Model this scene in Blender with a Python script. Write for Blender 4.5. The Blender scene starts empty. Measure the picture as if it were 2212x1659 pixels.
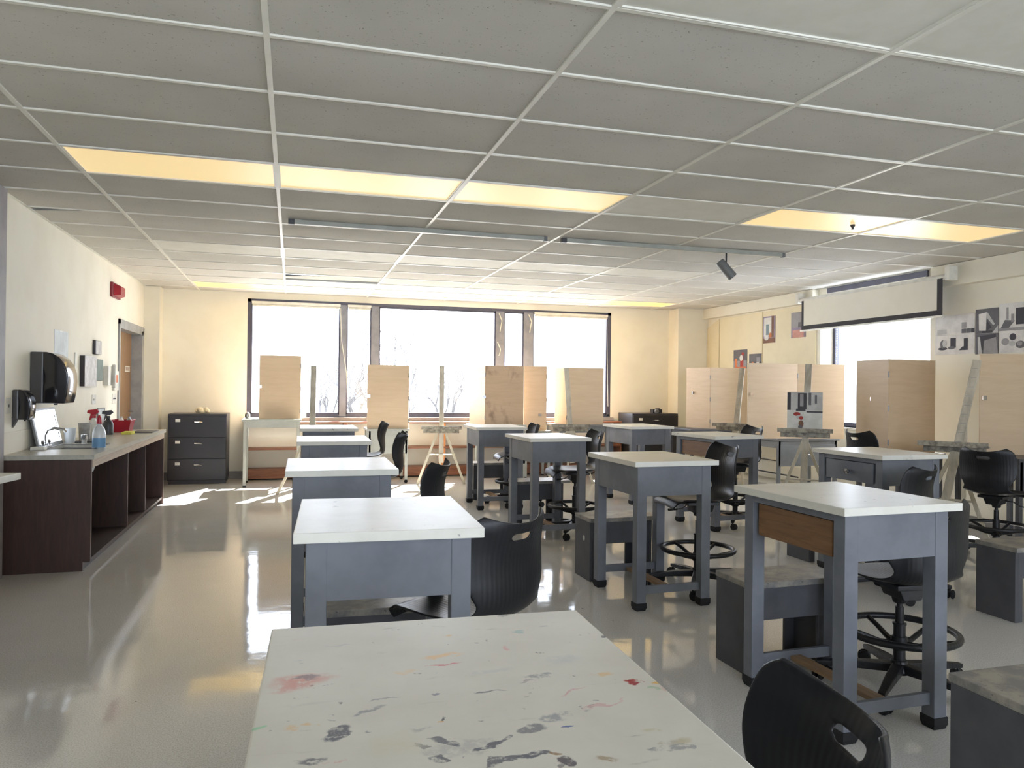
import bpy, math, random
from mathutils import Vector, Matrix, noise as mnoise
random.seed(7)
PI = math.pi
sc = bpy.context.scene
COL = sc.collection

# ------------------------------------------------------------------ room data
H_CAM = 1.41084
Z = 2.7910           # ceiling height
XL, XR, YB, YN = -2.04, 6.90, 12.10, -3.60
GX, GY = -0.1152, 3.1689       # ceiling grid origin
TX, TY = 1.2192, 0.6096

# ------------------------------------------------------------------ materials
def lin(c):
    o = []
    for v in c:
        v = v / 255.0
        o.append(v / 12.92 if v <= 0.04045 else ((v + 0.055) / 1.055) ** 2.4)
    return o + [1.0]

class NT:
    def __init__(s, m):
        s.t = m.node_tree; s.n = s.t.nodes; s.l = s.t.links
    def new(s, typ, **kw):
        n = s.n.new(typ)
        for k, v in kw.items(): setattr(n, k, v)
        return n
    def link(s, a, b): s.l.new(a, b)

def base(name):
    m = bpy.data.materials.new(name); m.use_nodes = True
    return m, NT(m), m.node_tree.nodes['Principled BSDF']

def coords(nt, scale=(1, 1, 1), kind='Object'):
    tc = nt.new('ShaderNodeTexCoord'); mp = nt.new('ShaderNodeMapping')
    mp.inputs['Scale'].default_value = scale
    nt.link(tc.outputs[kind], mp.inputs['Vector'])
    return mp.outputs['Vector']

def mixc(nt, fac, a, b, blend='MIX'):
    m = nt.new('ShaderNodeMix', data_type='RGBA', blend_type=blend)
    for sock, v in ((m.inputs['Factor'], fac), (m.inputs['A'], a), (m.inputs['B'], b)):
        pass
    fa = [i for i in m.inputs if i.name == 'Factor' and i.type == 'VALUE'][0]
    ca = [i for i in m.inputs if i.name == 'A' and i.type == 'RGBA'][0]
    cb = [i for i in m.inputs if i.name == 'B' and i.type == 'RGBA'][0]
    for sock, v in ((fa, fac), (ca, a), (cb, b)):
        if hasattr(v, 'default_value') or hasattr(v, 'is_linked'): nt.link(v, sock)
        else: sock.default_value = v
    return [o for o in m.outputs if o.type == 'RGBA'][0]

def ramp(nt, fac, p0, p1):
    r = nt.new('ShaderNodeMapRange'); r.interpolation_type = 'SMOOTHSTEP'
    r.inputs['From Min'].default_value = p0; r.inputs['From Max'].default_value = p1
    nt.link(fac, r.inputs['Value']); return r.outputs['Result']

def noise(nt, vec, scale, detail=4, rough=0.6, dist=0.0):
    n = nt.new('ShaderNodeTexNoise')
    n.inputs['Scale'].default_value = scale; n.inputs['Detail'].default_value = detail
    n.inputs['Roughness'].default_value = rough; n.inputs['Distortion'].default_value = dist
    nt.link(vec, n.inputs['Vector']); return n.outputs['Fac']

def bump(nt, b, h, strength, dist=0.01):
    n = nt.new('ShaderNodeBump'); n.inputs['Strength'].default_value = strength
    n.inputs['Distance'].default_value = dist
    nt.link(h, n.inputs['Height']); nt.link(n.outputs['Normal'], b.inputs['Normal'])

def simple(name, c, rough=0.5, metal=0.0, spec=0.5, var=None, vs=6.0, coat=0.0, bmp=0.0, bs=60.0, scale=(1, 1, 1)):
    m, nt, b = base(name)
    b.inputs['Roughness'].default_value = rough; b.inputs['Metallic'].default_value = metal
    b.inputs['Specular IOR Level'].default_value = spec
    b.inputs['Coat Weight'].default_value = coat
    if var is None: var = [v * 0.9 for v in c]
    v = coords(nt, scale)
    f = ramp(nt, noise(nt, v, vs), 0.35, 0.7)
    nt.link(mixc(nt, f, lin(c), lin(var)), b.inputs['Base Color'])
    if bmp: bump(nt, b, noise(nt, v, bs, 3), bmp, 0.004)
    return m

def wood(name, c1, c2, scale=(1, 14, 14), rough=0.5, coat=0.0, ns=3.0):
    m, nt, b = base(name)
    b.inputs['Roughness'].default_value = rough; b.inputs['Coat Weight'].default_value = coat
    v = coords(nt, scale)
    f = ramp(nt, noise(nt, v, ns, 5, 0.65, 0.8), 0.3, 0.72)
    nt.link(mixc(nt, f, lin(c1), lin(c2)), b.inputs['Base Color'])
    return m

def emit(name, c, s):
    m, nt, b = base(name)
    b.inputs['Base Color'].default_value = lin(c)
    b.inputs['Emission Color'].default_value = lin(c)
    b.inputs['Emission Strength'].default_value = s
    b.inputs['Roughness'].default_value = 0.4
    return m

M = {}
M['wall'] = simple('wall_paint', (236, 232, 217), 0.75, spec=0.3, var=(231, 226, 210), vs=2.0, bmp=0.12, bs=130)
M['bulk'] = simple('bulkhead_paint', (228, 223, 206), 0.7, var=(222, 217, 200), vs=2.0)
M['pier'] = simple('grey_pier_paint', (150, 146, 146), 0.6)
M['tack'] = simple('tackboard_panel', (228, 217, 186), 0.7, var=(222, 211, 180), vs=3.0, bmp=0.06, bs=80)
M['basebd'] = simple('grey_cove_base', (148, 144, 140), 0.5)
M['grid'] = simple('white_grid_metal', (232, 230, 220), 0.4, var=(226, 224, 212))
M['plenum'] = simple('dark_plenum', (40, 40, 44), 0.9)
M['frame'] = simple('bronze_window_frame', (84, 84, 98), 0.45, metal=0.3)
M['mullion'] = simple('grey_mullion', (134, 136, 146), 0.5)
M['white'] = simple('white_enamel', (226, 224, 214), 0.4)
M['sill'] = simple('pale_stone_sill', (150, 148, 148), 0.5)
M['offw'] = simple('off_white_plastic', (214, 212, 202), 0.45)
M['table_grey'] = simple('grey_table_paint', (112, 115, 122), 0.45, var=(98, 101, 108), vs=5, bmp=0.03)
M['bench_grey'] = simple('grey_bench_paint', (76, 76, 80), 0.55, var=(64, 64, 68), vs=5, bmp=0.05)
M['rubber'] = simple('black_rubber', (26, 25, 26), 0.8)
def make_plastic():
    m, nt, b = base('black_polypropylene')
    b.inputs['Base Color'].default_value = lin((28, 28, 30)); b.inputs['Roughness'].default_value = .40; b.inputs['Specular IOR Level'].default_value = .35
    w_ = nt.new('ShaderNodeTexWave'); w_.inputs['Scale'].default_value = 16; w_.inputs['Distortion'].default_value = 0; w_.bands_direction = 'X'
    nt.link(coords(nt), w_.inputs['Vector']); bump(nt, b, w_.outputs['Fac'], .18, .002)
    return m
M['plastic'] = make_plastic()
M['plastic_smooth'] = simple('black_polypropylene', (28, 28, 30), 0.40, spec=0.35, var=(23, 23, 25), vs=20, bmp=0.02, bs=400)
M['black_metal'] = simple('black_metal', (24, 24, 26), 0.42)
M['chrome'] = simple('chrome', (214, 214, 216), 0.14, metal=1.0)
M['steel'] = simple('brushed_steel', (150, 150, 150), 0.35, metal=0.9)
M['drawer_wood'] = wood('brown_drawer_wood', (132, 96, 62), (104, 74, 48), (12, 1, 12))
M['rail_wood'] = wood('worn_rail_wood', (150, 122, 92), (120, 96, 72), (12, 1, 12))
M['ply'] = wood('birch_plywood', (212, 188, 157), (204, 179, 147), (1.2, 1.2, 9), 0.5, ns=2.0)
def make_smudged():
    m, nt, b = base('smudged_plywood'); b.inputs['Roughness'].default_value = .5
    f = ramp(nt, noise(nt, coords(nt, (1.2, 1.2, 9)), 2.0, 5, .65, .8), .3, .72)
    c = mixc(nt, f, lin((196, 170, 141)), lin((186, 160, 131)))
    sm_ = ramp(nt, noise(nt, coords(nt, (3.2, 3.2, 1.5)), 1.6, 5, .6, .4), .52, .72)
    c = mixc(nt, sm_, c, lin((146, 122, 100)))
    nt.link(c, b.inputs['Base Color']); return m
M['ply_dirty'] = make_smudged()
M['shelf'] = wood('red_brown_shelf_wood', (142, 92, 64), (116, 72, 50), (1, 12, 12), 0.45)
M['shelf_orange'] = wood('orange_shelf_wood', (214, 142, 84), (190, 120, 68), (12, 12, 1), 0.45)
M['counter_wood'] = wood('dark_brown_laminate', (76, 54, 46), (62, 44, 38), (10, 10, 1), 0.45, ns=4)
M['counter_in'] = wood('dark_brown_cabinet_inside', (60, 45, 39), (50, 37, 32), (10, 10, 1), 0.5, ns=4)
M['counter_top'] = simple('grey_counter_laminate', (184, 182, 170), 0.3, var=(168, 166, 154), vs=30)
M['counter_edge'] = wood('worn_counter_edge', (176, 158, 134), (150, 132, 110), (12, 1, 12), 0.5)
M['easel'] = wood('pale_easel_wood', (206, 200, 182), (182, 174, 152), (12, 12, 1.2), 0.55)
M['easel_tray'] = simple('paint_stained_tray_wood', (172, 166, 150), 0.6, var=(112, 106, 98), vs=18)
M['easel_mast'] = simple('paint_marked_mast_wood', (202, 196, 180), 0.55, var=(160, 152, 136), vs=9, scale=(1, 1, .35))
M['file_black'] = simple('black_file_enamel', (42, 41, 44), 0.36, var=(37, 36, 39))
M['file_side'] = simple('black_file_side', (58, 57, 60), 0.4)
M['stand_grey'] = simple('pale_grey_steel', (172, 174, 166), 0.4, var=(160, 162, 154))
M['stand_mid'] = simple('mid_grey_steel', (116, 118, 118), 0.42)
M['stand_dark'] = simple('dark_grey_steel', (74, 74, 78), 0.42, var=(62, 62, 66))
M['door_wood'] = wood('brown_door_veneer', (150, 116, 80), (130, 98, 66), (12, 12, 1), 0.4)
M['door_frame'] = simple('grey_door_frame', (158, 160, 160), 0.45)
M['dark'] = simple('dark_gap', (34, 30, 30), 0.6)
M['disp'] = simple('smoky_black_plastic', (34, 32, 34), 0.12, var=(30, 28, 30), coat=0.3)
M['disp_side'] = simple('dark_grey_plastic', (78, 76, 76), 0.35)
M['red'] = simple('red_plastic', (170, 24, 44), 0.35)
M['alarm'] = simple('dark_red_enamel', (140, 30, 44), 0.4)
M['yellow'] = simple('yellow_sponge', (212, 206, 90), 0.9)
M['paper'] = simple('white_paper', (222, 222, 216), 0.7)
M['bluepaper'] = simple('pale_blue_paper', (206, 214, 214), 0.6)
M['screen_white'] = simple('projection_fabric', (222, 219, 206), 0.8, var=(219, 216, 203))
M['screen_black'] = simple('screen_black_border', (40, 36, 40), 0.7)
M['photo_grey'] = simple('framed_grey_print', (140, 136, 130), 0.35, var=(176, 176, 172), vs=14)
M['frame_dark'] = simple('dark_picture_frame', (60, 54, 56), 0.5)
M['bark'] = simple('grey_bark', (74, 72, 72), 0.9)
M['ground'] = simple('pale_ground', (190, 186, 176), 0.9)
M['mirror'] = simple('mirror_glass', (240, 242, 246), 0.06, metal=1.0)
for k, c in dict(ink1=(70, 68, 74), ink2=(108, 106, 110), ink3=(156, 154, 156), ink4=(196, 196, 194), pred=(176, 62, 56), porange=(206, 120, 74),
                 pink=(206, 150, 136), purple=(150, 138, 158), pbrown=(130, 92, 72), pgreen=(120, 136, 128), pteal=(120, 140, 146), pwhite=(226, 224, 220), ptan=(202, 178, 150)).items():
    M[k] = simple('pigment_' + k, c, 0.7)
M['lit'] = emit('lit_prismatic_diffuser', (255, 226, 165), 0.25)
M['lit_far'] = emit('lit_prismatic_diffuser_by_window', (255, 220, 132), 0.36)
M['glow_face'] = emit('glowing_panel_face', (236, 244, 255), 0.8)  # window reflection on the sink panel, put in as emission
M['unlit'] = simple('unlit_diffuser', (226, 224, 214), 0.65, var=(220, 218, 206))

def make_liquid(name, c, tr):
    m, nt, b = base(name)
    b.inputs['Base Color'].default_value = lin(c); b.inputs['Roughness'].default_value = 0.15
    b.inputs['Transmission Weight'].default_value = tr
    return m
M['clear'] = make_liquid('clear_bottle_plastic', (225, 230, 232), 0.35)
M['bluewater'] = make_liquid('blue_cleaner', (120, 165, 205), 0.25)

def make_glass():
    m, nt, b = base('window_glass')
    nt.n.remove(b)
    out = [n for n in nt.n if n.type == 'OUTPUT_MATERIAL'][0]
    t = nt.new('ShaderNodeBsdfTransparent'); t.inputs['Color'].default_value = (0.97, 0.97, 0.98, 1)
    g = nt.new('ShaderNodeBsdfGlossy'); g.inputs['Roughness'].default_value = 0.02
    lw = nt.new('ShaderNodeLayerWeight'); lw.inputs['Blend'].default_value = 0.5
    pw = nt.new('ShaderNodeMath', operation='POWER'); pw.inputs[1].default_value = 4.0
    nt.link(lw.outputs['Facing'], pw.inputs[0])
    fr = nt.new('ShaderNodeMath', operation='MULTIPLY_ADD'); fr.inputs[1].default_value = 0.9; fr.inputs[2].default_value = 0.03
    nt.link(pw.outputs[0], fr.inputs[0])
    mx = nt.new('ShaderNodeMixShader')
    nt.link(fr.outputs[0], mx.inputs[0]); nt.link(t.outputs[0], mx.inputs[1]); nt.link(g.outputs[0], mx.inputs[2])
    nt.link(mx.outputs[0], out.inputs['Surface'])
    return m
M['glass'] = make_glass()

def make_floor():
    m, nt, b = base('waxed_floor_tile')
    v = coords(nt)
    f = ramp(nt, noise(nt, v, 0.9, 4), 0.3, 0.75)
    c = mixc(nt, f, lin((213, 212, 209)), lin((202, 201, 198)))
    sp = ramp(nt, noise(nt, v, 160, 2, 0.7), 0.42, 0.62)
    c = mixc(nt, sp, c, lin((188, 184, 175)))
    scf = ramp(nt, noise(nt, v, 3.1, 8, 0.75, 1.2), 0.66, 0.8)
    c = mixc(nt, scf, c, lin((182, 176, 166)))
    # a few dark specks of dropped paint
    spk = ramp(nt, noise(nt, v, 22, 1, 0.5), 0.80, 0.84)
    c = mixc(nt, spk, c, lin((96, 86, 80)))
    nt.link(c, b.inputs['Base Color'])
    r = nt.new('ShaderNodeMapRange')
    r.inputs['To Min'].default_value = 0.045; r.inputs['To Max'].default_value = 0.10
    nt.link(noise(nt, v, 5, 5), r.inputs['Value']); nt.link(r.outputs[0], b.inputs['Roughness'])
    b.inputs['Specular IOR Level'].default_value = 0.5
    n1 = nt.new('ShaderNodeMath', operation='ADD')
    nt.link(noise(nt, v, 5.0, 2, 0.5), n1.inputs[0])
    w = nt.new('ShaderNodeMath', operation='MULTIPLY'); w.inputs[1].default_value = 0.08
    nt.link(noise(nt, v, 42, 2, 0.5), w.inputs[0]); nt.link(w.outputs[0], n1.inputs[1])
    bump(nt, b, n1.outputs[0], 0.06, 0.02)
    return m
M['floor'] = make_floor()

def make_ceiling():
    m, nt, b = base('fissured_ceiling_tile')
    b.inputs['Roughness'].default_value = 0.9; b.inputs['Specular IOR Level'].default_value = 0.15
    v = coords(nt)
    f = ramp(nt, noise(nt, v, 1.2, 3), 0.3, 0.75)
    c = mixc(nt, f, lin((208, 205, 197)), lin((198, 195, 187)))
    p = ramp(nt, noise(nt, v, 75, 3, 0.7), 0.63, 0.72)
    c = mixc(nt, p, c, lin((128, 124, 112)))
    nt.link(c, b.inputs['Base Color'])
    return m
M['tile'] = make_ceiling()

def make_top(name, stained):
    m, nt, b = base(name)
    b.inputs['Roughness'].default_value = 0.33; b.inputs['Specular IOR Level'].default_value = 0.2
    v = coords(nt)
    c = mixc(nt, ramp(nt, noise(nt, v, 4, 6), 0.3, 0.75), lin((224, 222, 212)), lin((212, 209, 198)))
    oi = nt.new('ShaderNodeObjectInfo')
    ad = nt.new('ShaderNodeVectorMath', operation='ADD')
    sc_ = nt.new('ShaderNodeVectorMath', operation='SCALE'); sc_.inputs['Scale'].default_value = 31.0
    cx = nt.new('ShaderNodeCombineXYZ'); nt.link(oi.outputs['Random'], cx.inputs[0]); nt.link(oi.outputs['Random'], cx.inputs[1])
    nt.link(cx.outputs[0], sc_.inputs[0]); nt.link(v, ad.inputs[0]); nt.link(sc_.outputs[0], ad.inputs[1])
    v2 = ad.outputs[0]
    mp = nt.new('ShaderNodeMapping'); mp.inputs['Scale'].default_value = (3, 14, 3)
    mp.inputs['Rotation'].default_value = (0, 0, 0.25); nt.link(v2, mp.inputs['Vector'])
    st = ramp(nt, noise(nt, mp.outputs[0], 2.2, 7, 0.7, 0.6), 0.60, 0.78)
    c = mixc(nt, st, c, lin((176, 174, 168)))
    spk = ramp(nt, noise(nt, v2, 26, 4, 0.6), 0.68, 0.73)
    c = mixc(nt, spk, c, lin((150, 146, 142)))
    if stained:
        c = mixc(nt, 1.0, c, lin((242, 240, 238)), 'MULTIPLY')
        dn = nt.new('ShaderNodeTexNoise'); dn.inputs['Scale'].default_value = 40; dn.inputs['Detail'].default_value = 5; nt.link(v, dn.inputs['Vector'])
        for vsc, tcol, th0, strength, seed in ((17.0, None, .30, .75, 0.0), (38.0, None, .22, .8, 5.3), (9.0, None, .34, .35, 9.1)):
            wv0 = nt.new('ShaderNodeVectorMath', operation='MULTIPLY_ADD'); wv0.inputs[1].default_value = (.06, .035, 0); wv0.inputs[2].default_value = (seed, seed, 0)
            nt.link(dn.outputs['Color'], wv0.inputs[0])
            sv = nt.new('ShaderNodeVectorMath', operation='MULTIPLY'); sv.inputs[1].default_value = (.62, 1.25, 0); nt.link(v, sv.inputs[0])
            av = nt.new('ShaderNodeVectorMath', operation='ADD'); nt.link(sv.outputs[0], av.inputs[0]); nt.link(wv0.outputs[0], av.inputs[1])
            vo = nt.new('ShaderNodeTexVoronoi'); vo.inputs['Scale'].default_value = vsc; nt.link(av.outputs[0], vo.inputs['Vector'])
            sx = nt.new('ShaderNodeSeparateColor'); nt.link(vo.outputs['Color'], sx.inputs[0])
            rad = nt.new('ShaderNodeMapRange'); rad.inputs['From Min'].default_value = .42; rad.inputs['From Max'].default_value = 1.0
            rad.inputs['To Min'].default_value = 0.0; rad.inputs['To Max'].default_value = th0; nt.link(sx.outputs[0], rad.inputs['Value'])
            df = nt.new('ShaderNodeMath', operation='SUBTRACT'); nt.link(rad.outputs[0], df.inputs[0]); nt.link(vo.outputs['Distance'], df.inputs[1])
            mk_ = ramp(nt, df.outputs[0], 0.0, .09)
            mm_ = nt.new('ShaderNodeMath', operation='MULTIPLY'); nt.link(mk_, mm_.inputs[0]); nt.link(ramp(nt, noise(nt, v, 55, 4, .7), .38, .6), mm_.inputs[1])
            m3 = nt.new('ShaderNodeMath', operation='MULTIPLY'); m3.inputs[1].default_value = strength; nt.link(mm_.outputs[0], m3.inputs[0])
            cr2 = nt.new('ShaderNodeValToRGB'); cr2.color_ramp.interpolation = 'CONSTANT'
            els = [(0, (136, 136, 140)), (.45, (176, 168, 150)), (.62, (206, 160, 156)), (.76, (214, 182, 130)), (.86, (110, 108, 114)), (.95, (150, 176, 178))]
            cr2.color_ramp.elements[0].color = lin(els[0][1]); cr2.color_ramp.elements[1].position = els[1][0]; cr2.color_ramp.elements[1].color = lin(els[1][1])
            for p_, q_ in els[2:]: e_ = cr2.color_ramp.elements.new(p_); e_.color = lin(q_)
            nt.link(sx.outputs[1], cr2.inputs[0])
            c = mixc(nt, m3.outputs[0], c, cr2.outputs[0])
        wob = nt.new('ShaderNodeTexNoise'); wob.inputs['Scale'].default_value = 26; wob.inputs['Detail'].default_value = 4
        nt.link(v, wob.inputs['Vector'])
        wv = nt.new('ShaderNodeVectorMath', operation='MULTIPLY_ADD')
        wv.inputs[1].default_value = (0.05, 0.05, 0); wv.inputs[2].default_value = (-0.025, -0.025, 0)
        nt.link(wob.outputs['Color'], wv.inputs[0])
        vv = nt.new('ShaderNodeVectorMath', operation='ADD'); nt.link(v, vv.inputs[0]); nt.link(wv.outputs[0], vv.inputs[1])
        brk = noise(nt, v, 60, 4, 0.7)
        def blob(c, x, y, rx, ry, rot, col, op, soft=0.35):
            mp = nt.new('ShaderNodeMapping', vector_type='TEXTURE')
            mp.inputs['Location'].default_value = (x, y, 0); mp.inputs['Rotation'].default_value = (0, 0, rot)
            mp.inputs['Scale'].default_value = (rx, ry, 1)
            nt.link(vv.outputs[0], mp.inputs['Vector'])
            sx = nt.new('ShaderNodeVectorMath', operation='MULTIPLY'); sx.inputs[1].default_value = (1, 1, 0)
            nt.link(mp.outputs[0], sx.inputs[0])
            ln = nt.new('ShaderNodeVectorMath', operation='LENGTH'); nt.link(sx.outputs[0], ln.inputs[0])
            f = nt.new('ShaderNodeMapRange'); f.interpolation_type = 'SMOOTHSTEP'
            f.inputs['From Min'].default_value = 1.0; f.inputs['From Max'].default_value = 1.0 - soft
            nt.link(ln.outputs['Value'], f.inputs['Value'])
            k = nt.new('ShaderNodeMath', operation='MULTIPLY'); nt.link(f.outputs[0], k.inputs[0])
            nt.link(ramp(nt, brk, 0.30, 0.52), k.inputs[1])
            k2 = nt.new('ShaderNodeMath', operation='MULTIPLY'); k2.inputs[1].default_value = op
            nt.link(k.outputs[0], k2.inputs[0])
            return mixc(nt, k2.outputs[0], c, lin(col))
        G = (96, 96, 104)
        B = [(-.242, .097, .060, .036, 0, (206, 128, 116), .75, .8), (-.262, .070, .038, .018, .4, (206, 128, 116), .6, .8), (-.235, .108, .022, .010, .3, (120, 116, 124), .7, .5),
             (-.007, .159, .045, .012, .05, (222, 186, 140), .9, .6), (-.014, .114, .034, .006, .15, (204, 110, 116), .9, .5), (-.080, .098, .03, .01, .1, (218, 196, 164), .7, .7),
             (.266, -.019, .016, .009, .2, (160, 44, 50), 1, .4), (.272, -.028, .012, .006, .2, (150, 40, 50), 1, .4), (.309, -.062, .03, .014, -.6, (196, 158, 148), .7, .7),
             (.299, -.034, .011, .007, 0, (216, 168, 70), .9, .5), (.284, -.05, .008, .004, 0, (150, 180, 140), .8, .5),
             (-.186, -.103, .030, .018, .9, G, .95, .25), (-.144, -.038, .030, .006, .5, (140, 140, 144), .8, .5), (-.12, -.008, .03, .005, .2, (140, 140, 146), .7, .5),
             (-.087, -.111, .02, .007, .2, (140, 140, 140), .5, .6), (-.057, -.156, .022, .008, -.5, G, .9, .3), (-.001, -.181, .026, .007, .6, G, .95, .3), (.02, -.165, .02, .005, .7, G, .8, .4),
             (.045, -.214, .034, .010, .1, G, .95, .3), (.002, -.222, .030, .009, .5, G, .9, .3), (.087, -.236, .016, .012, .3, (90, 82, 88), .95, .3), (-.072, -.2, .016, .009, -.6, G, .9, .3),
             (-.219, -.166, .022, .011, .2, G, .85, .4), (.065, -.145, .022, .011, .1, (120, 120, 124), .9, .4), (.10, -.118, .02, .014, .2, (140, 142, 148), .8, .5), (.116, -.149, .013, .003, .1, (70, 90, 150), .9, .4),
             (-.292, -.062, .012, .006, 0, (150, 196, 160), .9, .4), (.076, -.215, .012, .007, -.3, (150, 120, 84), .9, .4), (.13, -.245, .016, .010, -.6, (150, 124, 88), .7, .4),
             (.103, .173, .007, .018, .3, (214, 160, 160), .8, .6), (.189, .096, .045, .03, .2, (188, 190, 190), .7, .9), (.05, .07, .05, .012, .2, (190, 190, 190), .6, .8),
             (.04, -.01, .03, .004, -.1, G, .8, .5), (.10, .02, .02, .004, .2, (150, 140, 140), .7, .5), (.16, -.03, .03, .004, .5, (206, 160, 160), .8, .5), (.19, -.09, .04, .004, .4, (206, 160, 160), .7, .5),
             (-.12, -.15, .06, .05, 0, (204, 198, 176), .8, .9), (.30, .20, .006, .008, 0, G, .9, .4), (.31, .30, .008, .008, 0, (90, 80, 80), .9, .4), (.15, .255, .012, .016, .6, (150, 180, 176), .8, .5),
             (-.18, .25, .03, .003, -.2, (176, 176, 180), .8, .5), (-.05, .0, .012, .004, .1, (90, 90, 120), .7, .4), (.22, -.18, .02, .012, .2, (196, 190, 160), .8, .7), (-.27, -.20, .02, .006, .2, (170, 120, 100), .7, .5),
             (-.05, -.09, .008, .006, 0, (206, 170, 110), .9, .4), (-.046, -.083, .005, .005, 0, (60, 60, 70), .9, .4), (.32, -.13, .01, .006, 0, (130, 130, 130), .9, .4), (.25, -.22, .02, .012, 0, (190, 180, 150), .7, .7)]
        for a in B: c = blob(c, *a[:6], a[6], a[7])
    nt.link(c, b.inputs['Base Color'])
    return m
M['top'] = make_top('scuffed_white_laminate', False)
M['top_stained'] = make_top('paint_stained_white_laminate', True)
def make_bench_top():
    m, nt, b = base('worn_bench_top')
    b.inputs['Roughness'].default_value = 0.4
    v = coords(nt)
    f = ramp(nt, noise(nt, v, 9, 6, 0.7), 0.36, 0.62)
    c = mixc(nt, f, lin((150, 144, 132)), lin((112, 110, 108)))
    c = mixc(nt, ramp(nt, noise(nt, v, 34, 5, 0.7), 0.62, 0.70), c, lin((70, 66, 64)))
    nt.link(c, b.inputs['Base Color']); return m
M['bench_top'] = make_bench_top()

# ------------------------------------------------------------------ mesh helper
class MB:
    def __init__(s): s.v = []; s.f = []; s.smooth = False
    def add(s, vs, fs):
        o = len(s.v); s.v += [tuple(v) for v in vs]; s.f += [tuple(i + o for i in f) for f in fs]; return s
    def box(s, x0, x1, y0, y1, z0, z1, T=None):
        vs = [Vector((x, y, z)) for z in (z0, z1) for y in (y0, y1) for x in (x0, x1)]
        if T is not None: vs = [T @ v for v in vs]
        return s.add(vs, [(0, 2, 3, 1), (4, 5, 7, 6), (0, 1, 5, 4), (2, 6, 7, 3), (0, 4, 6, 2), (1, 3, 7, 5)])
    def cbox(s, c, d, T=None):
        return s.box(c[0] - d[0] / 2, c[0] + d[0] / 2, c[1] - d[1] / 2, c[1] + d[1] / 2, c[2] - d[2] / 2, c[2] + d[2] / 2, T)
    def bar(s, a, b, w, t, up=(0, 0, 1), w2=None, t2=None):
        a = Vector(a); b = Vector(b); d = (b - a).normalized(); up = Vector(up)
        if abs(d.dot(up)) > 0.98: up = Vector((0, 1, 0))
        x = d.cross(up).normalized(); y = x.cross(d)
        w2 = w if w2 is None else w2; t2 = t if t2 is None else t2
        vs = [p + x * sx * ww / 2 + y * sy * tt / 2 for p, ww, tt in ((a, w, t), (b, w2, t2)) for sx, sy in ((-1, -1), (1, -1), (1, 1), (-1, 1))]
        return s.add(vs, [(0, 1, 2, 3), (7, 6, 5, 4), (0, 4, 5, 1), (1, 5, 6, 2), (2, 6, 7, 3), (3, 7, 4, 0)])
    def tube(s, pts, r, n=10, cap=True, closed=False):
        pts = [Vector(p) for p in pts]; N = len(pts)
        rs = r if isinstance(r, (list, tuple)) else [r] * N
        o = len(s.v); prev = None
        for i, p in enumerate(pts):
            if closed: d = (pts[(i + 1) % N] - pts[i - 1]).normalized()
            else: d = (pts[min(i + 1, N - 1)] - pts[max(i - 1, 0)]).normalized()
            if prev is None:
                u = Vector((0, 0, 1)) if abs(d.z) < 0.9 else Vector((1, 0, 0))
                x = d.cross(u).normalized()
            else:
                x = (prev - d * prev.dot(d)).normalized()
            prev = x; y = d.cross(x)
            for k in range(n):
                a = 2 * PI * k / n; s.v.append(tuple(p + (x * math.cos(a) + y * math.sin(a)) * rs[i]))
        for i in range(N if closed else N - 1):
            j = (i + 1) % N
            for k in range(n):
                k2 = (k + 1) % n
                s.f.append((o + i * n + k, o + i * n + k2, o + j * n + k2, o + j * n + k))
        if cap and not closed:
            s.f.append(tuple(o + k for k in reversed(range(n)))); s.f.append(tuple(o + (N - 1) * n + k for k in range(n)))
        return s
    def lathe(s, prof, n=20, T=None, cap=True):
        o = len(s.v)
        for r, z in prof:
            for k in range(n):
                a = 2 * PI * k / n; v = Vector((r * math.cos(a), r * math.sin(a), z))
                s.v.append(tuple(T @ v if T is not None else v))
        for i in range(len(prof) - 1):
            for k in range(n):
                k2 = (k + 1) % n
                s.f.append((o + i * n + k, o + i * n + k2, o + (i + 1) * n + k2, o + (i + 1) * n + k))
        if cap:
            s.f.append(tuple(o + k for k in reversed(range(n)))); s.f.append(tuple(o + (len(prof) - 1) * n + k for k in range(n)))
        return s
    def prism(s, poly, axis, a, b):
        n = len(poly)
        def P(u, v, t): return {'x': (t, u, v), 'y': (u, t, v), 'z': (u, v, t)}[axis]
        vs = [P(u, v, a) for u, v in poly] + [P(u, v, b) for u, v in poly]
        fs = [tuple(range(n)), tuple(reversed(range(n, 2 * n)))] + [(i, i + n, (i + 1) % n + n, (i + 1) % n) for i in range(n)]
        return s.add(vs, fs)
    def build(s, name, m, parent=None, bevel=0.0, smooth=None, seg=2):
        me = bpy.data.meshes.new(name); me.from_pydata(s.v, [], s.f)
        me.materials.append(M[m] if isinstance(m, str) else m)
        import bmesh
        bm = bmesh.new(); bm.from_mesh(me); bmesh.ops.recalc_face_normals(bm, faces=bm.faces)
        if bevel > 0:
            ed = [e for e in bm.edges if len(e.link_faces) == 2 and e.calc_face_angle(0) > 0.6]
            bmesh.ops.bevel(bm, geom=ed, offset=bevel, segments=seg, profile=0.6, affect='EDGES', clamp_overlap=True)
        bm.to_mesh(me); bm.free()
        if s.smooth if smooth is None else smooth:
            for p in me.polygons: p.use_smooth = True
            if hasattr(me, 'set_sharp_from_angle'): me.set_sharp_from_angle(angle=0.7)
        o = bpy.data.objects.new(name, me); COL.objects.link(o)
        if parent is not None: o.parent = parent
        return o

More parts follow.
